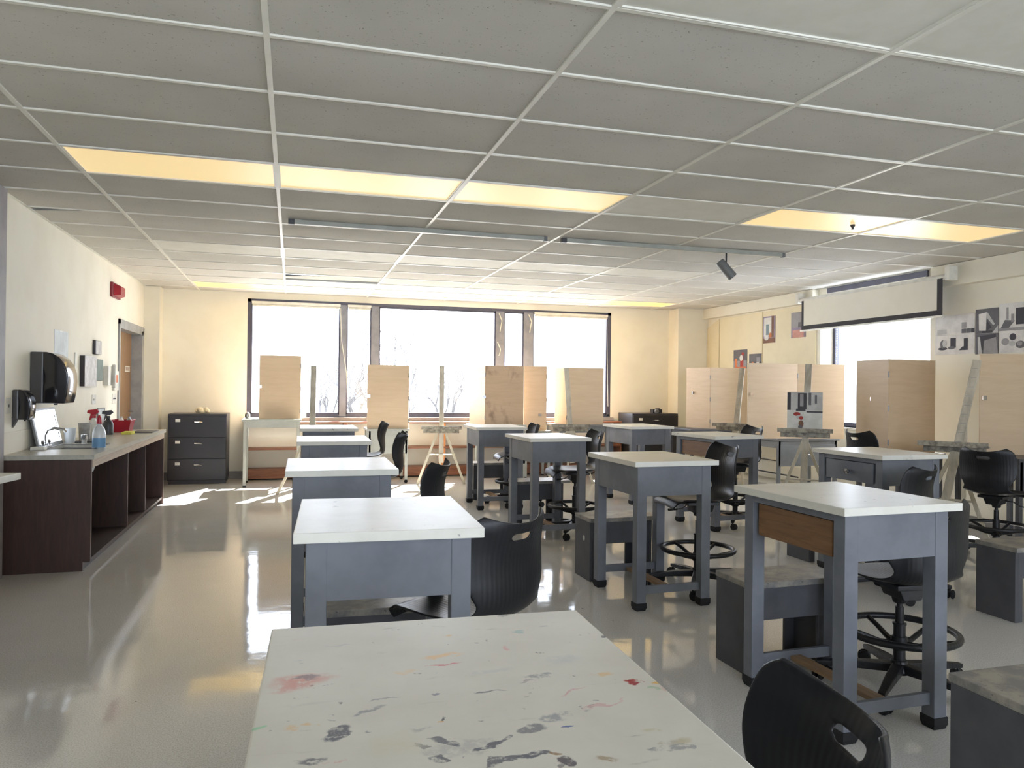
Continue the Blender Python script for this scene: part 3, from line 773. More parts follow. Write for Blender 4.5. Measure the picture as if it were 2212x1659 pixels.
STOOLS = [
    ((.65, 1.11), (-1, .20), -.098, 'black drafting stool cut off at picture bottom, back with handle slot in close view'),
    ((.675, 2.885), (-.55, .83), -.06, 'black drafting stool tucked behind the foreground table, broad ribless back with slot'),
    ((.72, 4.92), (-.9, .45), -.07, 'black drafting stool whose back rises over the second table from foreground'),
    ((.72, 6.80), (-.97, .22), 0, 'black drafting stool at fourth table, nearer of two narrow backs side by side'),
    ((.78, 8.70), (-1, .06), 0, 'black drafting stool at farthest table, before the plywood on grey cart'),
    ((2.785, 2.975), (.10, .99), -.08, 'black drafting stool with foot ring behind the table with brown wooden drawer'),
    ((2.79, 4.86), (-1, .08), .02, 'black drafting stool beside the central table, full foot ring and base in view'),
    ((2.64, 6.93), (-1, .08), .0, 'black drafting stool with glossy seat edge at third table of middle row'),
    ((2.62, 8.85), (-1, .08), -.03, 'black drafting stool at farthest table of the middle row, mostly hidden'),
    ((4.08, 4.43), (-.36, .93), -.10, 'low black drafting stool in front of the table with chrome knob drawer'),
    ((4.48, 7.05), (-1, .1), .03, 'black drafting stool at the table with pale wooden drawer'),
    ((5.79, 5.12), (.95, .32), -.06, 'black drafting stool turned to the right wall, ribbed back toward viewer'),
    ((5.44, 6.12), (.95, -.05), .03, 'black drafting stool below the right wall window, only its back showing'),
]
for (x, y), (fx, fy), dz, lab in STOOLS:
    if st0 is None: st0 = s_ = stool(lab); s_.location = (x, y, 0); s_.rotation_euler.z = face(fx, fy)
    else: s_ = dup(st0, (x, y, 0), face(fx, fy), lab)
    for ch in kids(s_):
        if ch.name.split('.')[0] in ('seat_shell', 'seat_mount', 'lever'): ch.location.z = dz
        if ch.name.split('.')[0] == 'gas_column': ch.scale.z = (.53 + dz) / .53

# ------------------------------------------------------------------ still life stands with plywood backdrops
def stand(x0, x1, y0, y1, h, label, m, legs='caster', panel=None, drawers=0):
    t = thing('still_life_table', label, 'table', ((x0 + x1) / 2, (y0 + y1) / 2, 0), 0, 'steel tables under the plywood backdrops')
    w_, d_ = (x1 - x0) / 2, (y1 - y0) / 2
    MB().box(-w_, w_, -d_, d_, h - .03, h).build('table_top', m, t, .004)
    ap = .12
    a = MB().box(-w_ + .03, w_ - .03, -d_ + .03, -d_ + .045, h - ap, h - .03).box(-w_ + .03, w_ - .03, d_ - .045, d_ - .03, h - ap, h - .03)
    a.box(-w_ + .03, -w_ + .045, -d_ + .045, d_ - .045, h - ap, h - .03).box(w_ - .045, w_ - .03, -d_ + .045, d_ - .045, h - ap, h - .03); a.build('apron', m, t)
    if panel: MB().box(-w_ + .03, w_ - .03, -d_ + .02, -d_ + .03, h - panel, h - .03).build('modesty_panel', m, t)
    for k in range(drawers):
        dd = MB().box(-w_ + .05, w_ - .05, -d_ + .012, -d_ + .02, h - .34 - k * .28, h - .08 - k * .28).build('drawer', m, t, .003)
        MB().tube([(-.05, -d_ + .012, h - .2 - k * .28), (-.04, -d_ - .01, h - .2 - k * .28), (.04, -d_ - .01, h - .2 - k * .28), (.05, -d_ + .012, h - .2 - k * .28)], .006, 8).build('handle', 'chrome', dd)
    for sx in (-1, 1):
        for sy in (-1, 1):
            x, y = sx * (w_ - .04), sy * (d_ - .04)
            l = MB().box(x - .02, x + .02, y - .02, y + .02, .05 if legs == 'caster' else .02, h - .03).build('leg', m, t, .003)
            if legs == 'caster': MB().lathe([(0, -.012), (.024, -.012), (.026, 0), (.024, .012), (0, .012)], 14, Matrix.Translation((x, y, .026)) @ Matrix.Rotation(PI / 2, 4, 'X')).build('caster', 'rubber', l)
            else: MB().lathe([(.022, 0), (.022, .02)], 10, Matrix.Translation((x, y, 0))).build('foot', 'rubber', l)
    return t
def backdrop(pts, z0, z1, label, m='ply', clasp=None, th=.012, mats=None):
    """plywood panels hinged along plan polyline pts"""
    o = Vector((pts[0][0], pts[0][1], z0))
    t = thing('plywood_backdrop', label, 'backdrop', o, 0, 'plywood backdrops on the still life tables')
    hgt = z1 - z0
    for k in range(len(pts) - 1):
        a = Vector((pts[k][0], pts[k][1], 0)) - Vector((o.x, o.y, 0)); b = Vector((pts[k + 1][0], pts[k + 1][1], 0)) - Vector((o.x, o.y, 0))
        d = (b - a).normalized(); a2 = a + d * .004; b2 = b - d * .004; n = Vector((-d.y, d.x, 0)) * th
        MB().add([a2, b2, b2 + n, a2 + n, a2 + Vector((0, 0, hgt)), b2 + Vector((0, 0, hgt)), b2 + n + Vector((0, 0, hgt)), a2 + n + Vector((0, 0, hgt))],
                 [(0, 1, 2, 3), (4, 5, 6, 7), (0, 1, 5, 4), (1, 2, 6, 5), (2, 3, 7, 6), (3, 0, 4, 7)]).build('panel', (mats[k] if mats else m), t, .001)
        if k:
            for zz in (.12, .48, .84):
                MB().tube([a + Vector((0, 0, hgt * zz - .03)), a + Vector((0, 0, hgt * zz + .03))], .006, 8).build('hinge', 'steel', t)
    if clasp:
        p = Vector(clasp) - o
        MB().box(p.x - .004, p.x + .045, p.y - .008, p.y - .001, p.z - .02, p.z + .02).build('clasp', 'chrome', t)
    return t
stand(-.66, .13, 11.02, 11.62, .93, 'pale grey table under the leftmost plywood panel, beside black file cabinet', 'stand_grey', 'glide')
backdrop([(-.45, 11.22), (.11, 11.22), (.20, 11.58)], .93, 1.82, 'leftmost plywood backdrop in front of the left window pane', clasp=(-.46, 11.215, 1.38))
stand(1.03, 1.64, 11.05, 11.62, .79, 'pale grey cart with deep front panel below plywood, left of white easel', 'stand_grey', 'caster', .36)
backdrop([(1.03, 11.10), (1.63, 11.10), (1.70, 11.55)], .79, 1.71, 'plywood backdrop on grey cart, left of the white easel', clasp=(1.03, 11.095, 1.26))
stand(2.62, 3.42, 11.05, 11.70, .84, 'grey table below the smudged plywood, behind farthest middle drawing table', 'stand_grey', 'glide')
backdrop([(2.655, 11.62), (2.79, 11.16), (3.40, 11.16)], .84, 1.735, 'plywood backdrop with dark smudges right of the white easel', clasp=(2.755, 11.155, 1.26), mats=['ply', 'ply_dirty'])
stand(3.46, 3.92, 11.32, 11.70, .735, 'low grey table under the narrow upright plywood sheet', 'stand_grey', 'glide')
backdrop([(3.47, 11.40), (3.85, 11.40), (3.88, 11.66)], .735, 1.745, 'narrow plywood backdrop hinged beside the smudged one', clasp=(3.72, 11.395, .98))
stand(3.93, 4.76, 11.0, 11.7, .84, 'grey table below the plywood behind easel mast at right window pane', 'stand_mid', 'glide')
backdrop([(4.06, 11.62), (4.09, 11.14), (4.71, 11.14)], .84, 1.725, 'plywood backdrop behind an easel mast at the right window pane')
stand(5.55, 6.62, 9.9, 10.6, .83, 'dark grey table under plywood corner near right wall tackboards', 'stand_dark', 'glide')
backdrop([(5.80, 10.5), (5.93, 10.02), (6.56, 10.02)], .83, 1.735, 'plywood backdrop with bright left wing before the right wall tackboards', clasp=(5.82, 10.35, 1.36))
stand(5.72, 6.62, 8.08, 8.66, .815, 'grey steel desk under the double plywood behind painting easel', 'stand_mid', 'glide', .33, 1)
backdrop([(5.28, 8.06), (5.98, 8.06), (6.54, 7.90)], .82, 1.735, 'wide plywood backdrop behind the easel holding a painting', clasp=(5.31, 8.05, 1.36))
stand(5.44, 6.52, 6.36, 7.0, .775, 'dark grey table under the plywood corner below right wall window', 'stand_dark', 'glide')
backdrop([(5.90, 6.95), (5.83, 6.40), (6.50, 6.48)], .775, 1.74, 'plywood corner backdrop standing in front of right wall window', clasp=(5.868, 6.70, 1.33))
stand(6.14, 6.86, 5.2, 5.92, .83, 'dark grey table with front panel at right picture edge, under plywood', 'stand_dark', 'glide', .3)
backdrop([(6.19, 5.66), (6.80, 5.50)], .83, 1.775, 'plywood backdrop cut off at the right picture edge, bright clasp', clasp=(6.21, 5.645, 1.36))

# ------------------------------------------------------------------ easels
def easel(loc, facedir, label, top=1.71, tray_z=.90, lean=.12, tray=True, split=.34, ink=False, tilt=0.0):
    t = thing('studio_easel', label, 'easel', (loc[0], loc[1], 0), face(*facedir), 'wooden studio easels')
    # local +y is the side the painter stands on
    y0 = .10
    def yl(z): return y0 - lean * z / 1.7 * 2
    m_ = MB().bar((tilt * -.45, yl(.30), .30), (tilt * (top - .75), yl(top), top), .072, .022, up=(0, 1, 0)); m_.build('mast', 'easel_mast', t, .002)
    if ink:
        k_ = MB()
        for q in range(9): k_.bar((tilt * .2 + tilt * q * .085, yl(.95 + q * .085) + .0115, .95 + q * .085), (tilt * .2 + tilt * q * .085, yl(.954 + q * .085) + .0115, .954 + q * .085), .05, .002, up=(0, 1, 0))
        k_.build('measure_marks', 'ink3', t)
    for s in (-1, 1):
        MB().bar((s * .012, yl(.86), .86), (s * split, yl(0) + .03, .0), .034, .02, up=(0, 1, 0)).build('leg', 'easel', t, .002)
    MB().bar((tilt * .45, yl(1.2) - .02, 1.2), (0, -.42, .0), .034, .02, up=(0, 1, 0)).build('rear_leg', 'easel', t, .002)
    MB().bar((-.18, yl(.42) + .02, .42), (.18, yl(.42) + .02, .42), .03, .018).build('crossbar', 'easel', t, .002)
    if tray:
        z = tray_z; y = yl(z)
        MB().box(-.29, .29, y + .01, y + .10, z - .012, z).box(-.29, .29, y + .09, y + .102, z - .012, z + .035).box(-.26, .26, y + .008, y + .02, z - .07, z + .03).build('tray', 'easel_tray', t, .002)
    return t
easel((2.10, 11.02), (-.15, -1), 'white easel with long tray standing before the big window pane', tray_z=.80, lean=.06)
easel((.26, 10.25), (-.2, -1), 'easel behind the fourth table, its bare mast against left window pane', top=1.66, lean=.06, tray=False, split=.42)
easel((3.99, 10.70), (-.3, -1), 'easel mast in front of plywood at the right window pane', lean=.05, tray_z=.84, tilt=.07)
easel((5.80, 9.15), (-.75, -.66), 'easel with measuring marks before plywood corner near tackboards', lean=.11, ink=True, tray_z=.92, tilt=-.06)
E5 = (5.52, 7.30); F5 = Vector((-.62, -.78, 0)).normalized()
easel(E5, F5[:2], 'pale easel holding a still life painting in front of wide plywood', lean=.10, tray_z=.955, tilt=-.03)
easel((5.89, 5.66), (-.85, -.52), 'easel with wide grey tray between the plywood backdrops at right', lean=.13, tray_z=.92, ink=True, tilt=-.16)

# flat sheets with drawings
def sheet(name, o, ud, vd, w_, h_, m, shapes, label, cat_, group=None, th=.004, mx=None):
    """o lower left corner, ud right, vd up; thickness goes backwards"""
    ud = Vector(ud).normalized(); vd = Vector(vd).normalized(); n = ud.cross(vd)
    t = thing(name, label, cat_, o, 0, group)
    T = Matrix((( ud.x, vd.x, n.x, 0), (ud.y, vd.y, n.y, 0), (ud.z, vd.z, n.z, 0), (0, 0, 0, 1)))
    MB().box(0, w_, 0, h_, -th, 0, T).build('sheet', m, t)
    by = {}
    for i, (mm, poly) in enumerate(shapes): by.setdefault(mm, []).append((poly, i))
    for mm, ps in by.items():
        mb = MB()
        for poly, i in ps:
            z = .0008 + .0004 * i
            vs = [T @ Vector((u * w_, v * h_, z)) for u, v in poly]
            mb.add(vs, [tuple(range(len(vs)))])
        mb.build('drawing', mm, t)
    return t
def ell(cx_, cy_, rx, ry, n=16): return [(cx_ + rx * math.cos(2 * PI * k / n), cy_ + ry * math.sin(2 * PI * k / n)) for k in range(n)]
def rect(a, b, c, d): return [(a, b), (c, b), (c, d), (a, d)]
# painting on the easel
pz = .967; pu = Vector((-F5.y, F5.x, 0)).normalized()
if pu.x < 0: pu = -pu
t5y = .10 - .10 * pz / 1.7 * 2
po = Vector((E5[0], E5[1], 0)) + F5 * (t5y + .055) - pu * .19 + Vector((0, 0, pz))
pv = (Vector((0, 0, 1)) - F5 * (.2 / 1.7)).normalized()
sheet('canvas_painting', po, pu, pv, .37, .43, 'paper', [
    ('ink4', rect(0, .52, 1, 1)), ('ink1', rect(.30, .55, .55, .97)), ('ink3', rect(.36, .62, .46, .95)), ('ink2', rect(.60, .66, .68, .98)), ('ink2', rect(.78, .70, .84, .92)), ('ink1', rect(0, .52, .10, .98)),
    ('ink1', rect(.25, .50, .52, .56)), ('ink1', rect(.55, .46, 1, .50)), ('pred', ell(.28, .42, .10, .05)), ('ink4', ell(.32, .34, .06, .05)), ('pred', ell(.40, .32, .06, .05)), ('pwhite', ell(.22, .24, .1, .08)), ('pbrown', ell(.40, .16, .07, .10)), ('ink2', ell(.38, .08, .06, .06))],
    'still life painting of bottles and fruit resting on the pale easel', 'painting', th=.02)

# right wall: tackboards, pictures, posters, screen
XT = XR - .022
for y0, y1, za, zb, lab in ((11.36, 11.74, 2.46, 2.60, 'narrow beige tackboard panel in right wall corner, its top peeled'), (10.13, 11.34, 2.60, 2.60, 'wide beige tackboard panel left of the black seam'), (8.90, 10.11, 2.60, 2.60, 'beige tackboard panel beside right wall window')):
    mb = MB().add([(XR - .001, y0, .62), (XR - .001, y1, .62), (XR - .001, y1, za), (XR - .001, y0, zb), (XT, y0, .62), (XT, y1, .62), (XT, y1, za), (XT, y0, zb)], [(0, 1, 2, 3), (4, 5, 6, 7), (0, 1, 5, 4), (1, 2, 6, 5), (2, 3, 7, 6), (3, 0, 4, 7)])
    tag(mb.build('tackboard', 'tack', None, .002), lab, 'tackboard', 'beige tackboards on the right wall')
XP = XT - .006
def wallpic(y_left, z0, z1, y_right, m, shapes, label, name='picture', cat_='picture', group='pictures on the right wall', x=XP):
    return sheet(name, (x, y_left, z0), (0, -1, 0), (0, 0, 1), y_left - y_right, z1 - z0, m, shapes, label, cat_, group)
wallpic(10.10, 2.12, 2.52, 9.80, 'purple', [('pwhite', rect(.08, .25, .70, .95)), ('pteal', rect(.25, .30, .50, .70)), ('pbrown', rect(0, 0, 1, .18)), ('pwhite', ell(.30, .20, .18, .10)), ('porange', ell(.62, .28, .12, .10)), ('pbrown', rect(.72, .2, .9, 1))], 'tall still life picture high on tackboard beside black seam')
wallpic(10.90, 1.70, 2.05, 10.52, 'ink3', [('ink2', rect(0, .5, 1, 1)), ('porange', rect(.10, .05, .28, .6)), ('pred', rect(.50, .1, .74, .7)), ('pwhite', ell(.58, .62, .12, .14)), ('pred', ell(.7, .8, .1, .08)), ('porange', rect(.25, 0, .95, .22))], 'picture with red and orange bottles above bright plywood wing')
wallpic(10.46, 1.70, 1.97, 10.14, 'ink1', [('ink2', rect(0, .55, 1, 1)), ('porange', ell(.30, .40, .12, .15)), ('pwhite', ell(.72, .42, .12, .18)), ('ink3', rect(.62, .5, .9, .8))], 'dark picture with orange fruit beside the black tackboard seam')
wallpic(9.42, 2.16, 2.52, 9.10, 'purple', [('ink3', rect(0, .4, .9, 1)), ('pink', rect(.1, .0, .9, .3)), ('ink2', rect(.5, .4, .7, .6))], 'lilac poster partly behind left edge of projection screen', 'poster', 'poster')
PZ0, PZM, PZ1 = 1.82, 2.035, 2.25
PS = [(6.88, 6.37, PZM, PZ1, 'pwhite', [('ink4', rect(.05, .05, .3, .3)), ('ink3', rect(.68, .30, .80, .58)), ('ink2', rect(.68, .04, .80, .26)), ('ink2', rect(.81, .04, .91, .26)), ('ink1', rect(.92, .04, 1.0, .26))], 'white drawing sheet with small grey squares, top left of the six'),
      (6.36, 6.09, PZM - .01, PZ1 + .03, 'ink2', [('pwhite', [(.16, .12), (.46, .1), (.5, .85), (.14, .8)]), ('ink4', [(.5, .85), (.55, .82), (.85, .35), (.78, .3), (.52, .6)]), ('ink1', [(.5, .1), (.48, .55), (.72, .22)]), ('ink1', rect(.3, .0, .75, .10)), ('ink4', [(.75, 0), (1, 0), (1, .3)])], 'dark charcoal drawing of white block, top middle of the six'),
      (6.08, 5.76, PZM, PZ1 + .06, 'pwhite', [('ink2', [(.05, .1), (.3, .05), (.55, .35), (.2, .4)]), ('ink3', rect(.25, .4, .33, .85)), ('ink1', rect(.58, .2, .86, .80)), ('ink3', rect(0, 0, 1, .1)), ('ink3', rect(.42, .3, .52, .6))], 'drawing with a dark cup and block, top right of the six'),
      (6.88, 6.37, PZ0, PZM - .003, 'pwhite', [('ink1', ell(.20, .32, .12, .08)), ('ink2', ell(.20, .55, .07, .22)), ('ink4', ell(.25, .58, .06, .2)), ('ink1', rect(.40, .35, .54, .85)), ('ink2', ell(.43, .35, .09, .08)), ('ink1', rect(.74, .28, .84, .80)), ('ink1', [(.62, .20), (.84, .20), (.84, .42), (.70, .38)])], 'drawing sheet with three small shaded solids, bottom left of the six'),
      (6.36, 6.09, PZ0 - .01, PZM - .013, 'ink2', [('ink4', [(.12, .0), (.30, .0), (.20, .85), (.10, .85)]), ('ink3', [(.35, .0), (1, 0), (.9, .8), (.40, .65)]), ('ink1', [(.2, .9), (.9, .95), (.9, .8), (.38, .68), (.34, .2), (.28, .2)])], 'grey drawing of a folded form, bottom middle of the six'),
      (6.08, 5.76, PZ0 - .01, PZM - .003, 'pwhite', [('ink1', ell(.48, .72, .12, .16)), ('ink3', ell(.22, .52, .14, .16)), ('ink4', ell(.45, .42, .12, .12)), ('ink2', ell(.74, .36, .16, .17)), ('ink3', ell(.72, .40, .09, .10))], 'drawing of round fruits, bottom right of the six')]
for a in PS: wallpic(a[0], a[2], a[3], a[1], a[4], a[5], a[6], 'drawing_poster', 'drawing', 'six charcoal drawings beside the projection screen', x=XR - .006)
# projection screen
SX = 6.70
t = thing('projection_screen', 'partly unrolled white projection screen with black border over right window', 'screen', (SX, 6.60, 2.235))
SW = 2.36
MB().box(0, .004, 0, SW, 0, .40).build('border', 'screen_black', t)
MB().box(-.003, 0, .07, SW - .05, .06, .40).build('screen_fabric', 'screen_white', t)
MB().box(-.012, .014, -.01, SW + .02, -.018, .004).build('bottom_bar', 'white', t, .004)
cs = MB().tube([(.03, -.06, .415), (.03, SW + .06, .415)], .03, 20); cs.smooth = True; cs.build('case', 'offw', t)
for y in (-.10, SW + .06): MB().box(-.015, .18, y, y + .06, .37, .52).build('end_cap', 'white', t, .008)
for y in (.05, SW - .1): MB().box(.03, .20, y, y + .03, .40, .44).build('bracket', 'white', t, .003)
# baseboard heater
t = thing('baseboard_heater', 'long white baseboard heater on right wall below tackboards', 'heater', (XR, 9.05, 0))
MB().prism([(-.001, .12), (-.10, .14), (-.12, .19), (-.12, .33), (-.08, .42), (-.001, .42)], 'y', 0, 2.65)
hm = MB(); poly = [(-.001, .10), (-.10, .12), (-.12, .17), (-.12, .33), (-.08, .42), (-.001, .42)]
hm.prism(poly, 'y', 0, 2.65); hm.build('cover', 'bulk', t, .004)
MB().box(-.1225, -.119, .05, 2.6, .19, .21).box(-.112, -.098, .05, 2.6, .375, .385).build('vent_slot', 'stand_dark', t)
MB().box(-.09, -.002, .02, .06, 0, .10).box(-.09, -.002, 2.5, 2.54, 0, .10).build('foot', 'stand_dark', t)

# ------------------------------------------------------------------ shelf under the back window
t = thing('window_bookcase', 'long low red brown bookcase running below the window wall', 'bookcase', (-.67, 11.80, 0))
L = 5.99
MB().box(0, L, 0, .285, .83, .857).build('top_board', 'shelf', t, .003)
MB().box(.025, L - .025, .01, .285, .44, .47).build('shelf_board', 'shelf', t, .003)
MB().box(.025, L - .025, .005, .285, .02, .05).box(.025, L - .025, .01, .03, .05, .15).box(.025, L - .025, .03, .285, .14, .16).build('plinth', 'shelf', t, .003)
for x in (0, L - .025): MB().box(x, x + .025, 0, .285, 0, .83).build('end_panel', 'shelf', t, .003)
for x in (1.42, 2.93, 4.42):
    MB().box(x, x + .06, .0, .285, .16, .44).box(x, x + .06, 0, .285, .47, .83).build('divider', 'shelf_orange' if abs(x - 2.93) < .1 else 'shelf', t, .003)
tag(MB().lathe([(0, 0), (.03, 0), (.036, .02), (.036, .06), (.02, .085), (0, .09)], 14).build('glass_jar', 'steel'), 'small grey jar on left end of the pale table near file cabinet', 'jar').location = (-.60, 11.30, .93)
for k, (x, c) in enumerate(((1.12, 'ink1'), (1.33, 'pbrown'))):
    tag(MB().box(0, .17 - .09 * k, 0, .10, 0, .05 + .0 * k).build('book_pile', c, None, .004), ['dark flat box in the bookcase behind grey cart', 'small brown box in the bookcase behind grey cart'][k], 'box').location = (x, 11.9, .47)

# ------------------------------------------------------------------ file cabinets
def file_cabinet(loc, w_, d_, h_, nd, label):
    t = thing('file_cabinet', label, 'file cabinet', (loc[0], loc[1], 0), 0, 'black lateral file cabinets')
    MB().box(0, w_, .02, d_, .05, h_).box(.01, w_ - .01, .04, d_ - .02, 0, .05).build('body', 'file_side', t, .004)
    dh = (h_ - .08) / nd
    for k in range(nd):
        z0 = .06 + k * dh
        d = MB().box(.008, w_ - .008, 0, .02, z0, z0 + dh - .008).build('drawer', 'file_black', t, .004)
        z = z0 + dh * .68
        MB().tube([(w_ * .44, 0, z), (w_ * .46, -.03, z + .008), (w_ * .53, -.03, z + .008), (w_ * .58, 0, z)], [.010, .012, .010, .008], 8).build('handle', 'chrome', d)
        MB().box(w_ * .13, w_ * .21, -.004, 0, z + .005, z + .045).build('label_holder', 'white', d)
    return t
file_cabinet((-1.66, 11.50), .77, .56, .985, 3, 'black file cabinet with three drawers beside the left wall door')
file_cabinet((5.37, 11.47), .83, .58, 1.0, 3, 'black file cabinet behind drawing tables, right of the window')
# objects on the cabinets
cr = MB()
for k in range(9):
    a = k * 2.4; cr.lathe([(0, -.035), (.03, -.02), (.036, .0), (.026, .025), (0, .035)], 9, Matrix.Translation((.07 * math.cos(a) * (k % 3) / 1.6, .05 * math.sin(a) * (k % 3) / 1.6, .035 + .02 * (k % 2))))
tag(cr.build('crumpled_cloth', 'tack'), 'small pale crumpled cloth on top of left black file cabinet', 'cloth').location = (-1.26, 11.78, .985)
t = thing('black_camera', 'small black camera resting on right black file cabinet', 'camera', (5.86, 11.62, 1.0))
MB().box(-.09, .09, -.05, .05, 0, .07).build('body', 'file_black', t, .012)
MB().lathe([(.03, 0), (.034, .01), (.034, .05), (.028, .055)], 16, Matrix.Translation((-.03, -.05, .036)) @ Matrix.Rotation(PI / 2, 4, 'X')).build('lens', 'stand_mid', t)
MB().box(.0, .06, -.03, .03, .07, .085).build('grip', 'stand_dark', t, .004)

# ------------------------------------------------------------------ sink counter
CX0, CX1, CY0, CY1, CH = XL + .012, -1.44, 6.36, 9.72, .87
t = thing('sink_cabinet', 'dark brown open sink cabinet along the left wall', 'cabinet', (0, 0, 0))
MB().prism([(CX0, 0), (CX1 - .05, 0), (CX1 - .05, .07), (CX1, .07), (CX1, CH - .035), (CX0, CH - .035)], 'y', CY0, CY0 + .03).build('end_panel', 'counter_wood', t, .002)
MB().box(CX0, CX1, CY1 - .03, CY1, 0, CH - .035).build('end_panel', 'counter_wood', t, .002)
for y in (7.74, 8.62): MB().box(CX0 + .02, CX1 - .01, y, y + .025, .09, CH - .035).build('partition', 'counter_wood', t, .002)
MB().box(CX0, CX0 + .015, CY0 + .03, CY1 - .03, .03, CH - .035).build('back_panel', 'counter_in', t)
MB().box(CX0 + .015, CX1 - .01, CY0 + .03, CY1 - .03, .06, .085).box(CX0 + .015, CX1 - .06, CY0 + .03, CY1 - .03, 0, .06).build('bottom_board', 'counter_in', t)
MB().box(CX1 - .02, CX1 + .002, CY0 + .03, CY1, CH - .10, CH - .035).build('front_rail', 'counter_edge', t, .002)
MB().lathe([(0, .62), (.06, .62), (.13, .66), (.15, .72), (.15, CH - .036)], 18, Matrix.Translation((-1.74, 7.18, 0))).build('sink_bowl', 'bluepaper', t)
# worktop with sink cut-out built as four strips round the basin
SX0, SX1, SY0, SY1 = -1.90, -1.55, 6.92, 7.42
ct = MB().box(CX0, CX1 + .02, CY0 - .01, SY0, CH - .035, CH).box(CX0, CX1 + .02, SY1, CY1 + .01, CH - .035, CH).box(CX0, SX0, SY0, SY1, CH - .035, CH).box(SX1, CX1 + .02, SY0, SY1, CH - .035, CH)
wt = thing('worktop', 'long grey laminate worktop with sink along the left wall', 'worktop', (0, 0, 0))
ct.build('slab', 'counter_top', wt)
MB().box(XL + .001, XL + .012, CY0 - .01, 7.25, CH, CH + .16).box(XL + .001, XL + .012, 7.25, CY1, CH, CH + .05).build('backsplash', 'bulk', wt)
bs_ = MB().box(SX0, SX1, SY0, SY1, CH - .034, CH - .028).box(SX0 - .012, SX0, SY0 - .012, SY1 + .012, CH, CH + .004).box(SX1, SX1 + .012, SY0 - .012, SY1 + .012, CH, CH + .004).box(SX0, SX1, SY0 - .012, SY0, CH, CH + .004).box(SX0, SX1, SY1, SY1 + .012, CH, CH + .004)
bs_.build('sink_basin', 'stand_dark', wt)
def at(o, x, y, z=CH): o.location = (x, y, z); return o
t = thing('sink_faucet', 'chrome faucet with two handles at left wall sink', 'faucet', (-1.955, 7.10, CH))
MB().box(-.025, .025, -.11, .11, 0, .018).build('base', 'chrome', t, .006)
for y in (-.085, .085):
    MB().lathe([(.02, .018), (.02, .035), (.026, .05), (.022, .065), (0, .068)], 14, Matrix.Translation((0, y, 0))).build('handle', 'chrome', t)
fm = MB().tube([(0, 0, .018), (0, 0, .10), (.02, 0, .145), (.07, 0, .16), (.14, 0, .15), (.155, 0, .125)], .011, 10); fm.smooth = True
fm.build('spout', 'chrome', t)
tag(at(MB().box(-.05, .05, -.04, .04, 0, .025).build('soap_dish', 'white', None, .006), -1.93, 6.86), 'white soap dish on worktop beside the chrome faucet', 'dish')
# leaning framed panel; its emission stands in for a bright window reflection
t = thing('glowing_panel', 'small glowing white panel leaning on left wall behind the sink', 'screen', (-1.945, 6.93, CH))
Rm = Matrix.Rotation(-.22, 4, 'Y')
MB().box(-.018, 0, 0, .66, 0, .33, Rm).build('panel_frame', 'stand_mid', t, .003)
MB().box(0, .003, .035, .635, .03, .31, Rm).build('glow_face', 'glow_face', t)
mk = MB()
for k in range(7): mk.box(.003, .0036, .575, .60, .06 + k * .03, .076 + k * .03, Rm)
mk.build('printed_marks', 'ink3', t)
def bottle(name, x, y, label, body, liquid=None, trig='red', h=.17, r=.045):
    t = thing(name, label, 'bottle', (x, y, CH), random.uniform(-.3, .3), 'bottles by the sink')
    b = MB().lathe([(0, 0), (r, 0), (r * 1.02, .01), (r * 1.02, h * .62), (r * .8, h * .8), (.018, h * .95), (.016, h + .01)], 18); b.smooth = True; b.build('body', body, t)
    if liquid: l = MB().lathe([(r * 1.025, .004), (r * 1.03, .012), (r * 1.03, h * .42)], 18, cap=False); l.smooth = True; l.build('cleaner_fill', liquid, t)
    if trig == 'cap': MB().lathe([(.019, h), (.021, h + .008), (.016, h + .05), (.006, h + .07), (0, h + .07)], 14).build('cap', 'red', t)
    else:
        MB().lathe([(.019, h), (.019, h + .025)], 12).build('collar', trig, t)
        MB().prism([(-.06, h + .045), (-.055, h + .075), (.03, h + .085), (.05, h + .06), (.015, h + .03), (-.012, h + .03), (-.03, h - .02), (-.04, h - .02), (-.026, h + .04)], 'y', -.011, .011).build('trigger_head', trig, t, .004)
    return t
bottle('spray_bottle', -1.535, 7.02, 'clear bottle with red cap and blue liquid at worktop front', 'clear', 'bluewater', 'cap', .20, .05)
bottle('spray_bottle', -1.83, 8.15, 'white spray bottle with red trigger behind the blue liquid bottle', 'offw', None, 'red', .20, .05)
bottle('spray_bottle', -1.84, 8.80, 'black spray bottle next to the red basket', 'file_side', None, 'file_side', .17, .05)
t = thing('red_basket', 'red plastic basket with cleaning things at far end of worktop', 'basket', (-1.79, 9.24, CH))
bk = MB(); o_ = [(.08, .10, 0), (.105, .125, .13)]; 
vs = [(s1 * a * k_, s2 * b * k_, z) for k_, zz in ((1, 0), (.93, .004)) for a, b, z in (o_ if k_ == 1 else [(o_[1][0], o_[1][1], .13), (o_[0][0], o_[0][1], .008)]) for s1, s2 in ((-1, -1), (1, -1), (1, 1), (-1, 1))]
fs = [(3, 2, 1, 0)]
for k in range(3):
    for q in range(4): fs.append((k * 4 + q, k * 4 + (q + 1) % 4, k * 4 + 4 + (q + 1) % 4, k * 4 + 4 + q))
fs.append((12, 13, 14, 15)); bk.add(vs, fs); bk.build('basket_body', 'red', t)
MB().tube([(s * .104, .0 + q, .13) for s, q in ((-1, -.122), (1, -.122), (1, .122), (-1, .122))], .008, 6, closed=True).build('rim', 'red', t)
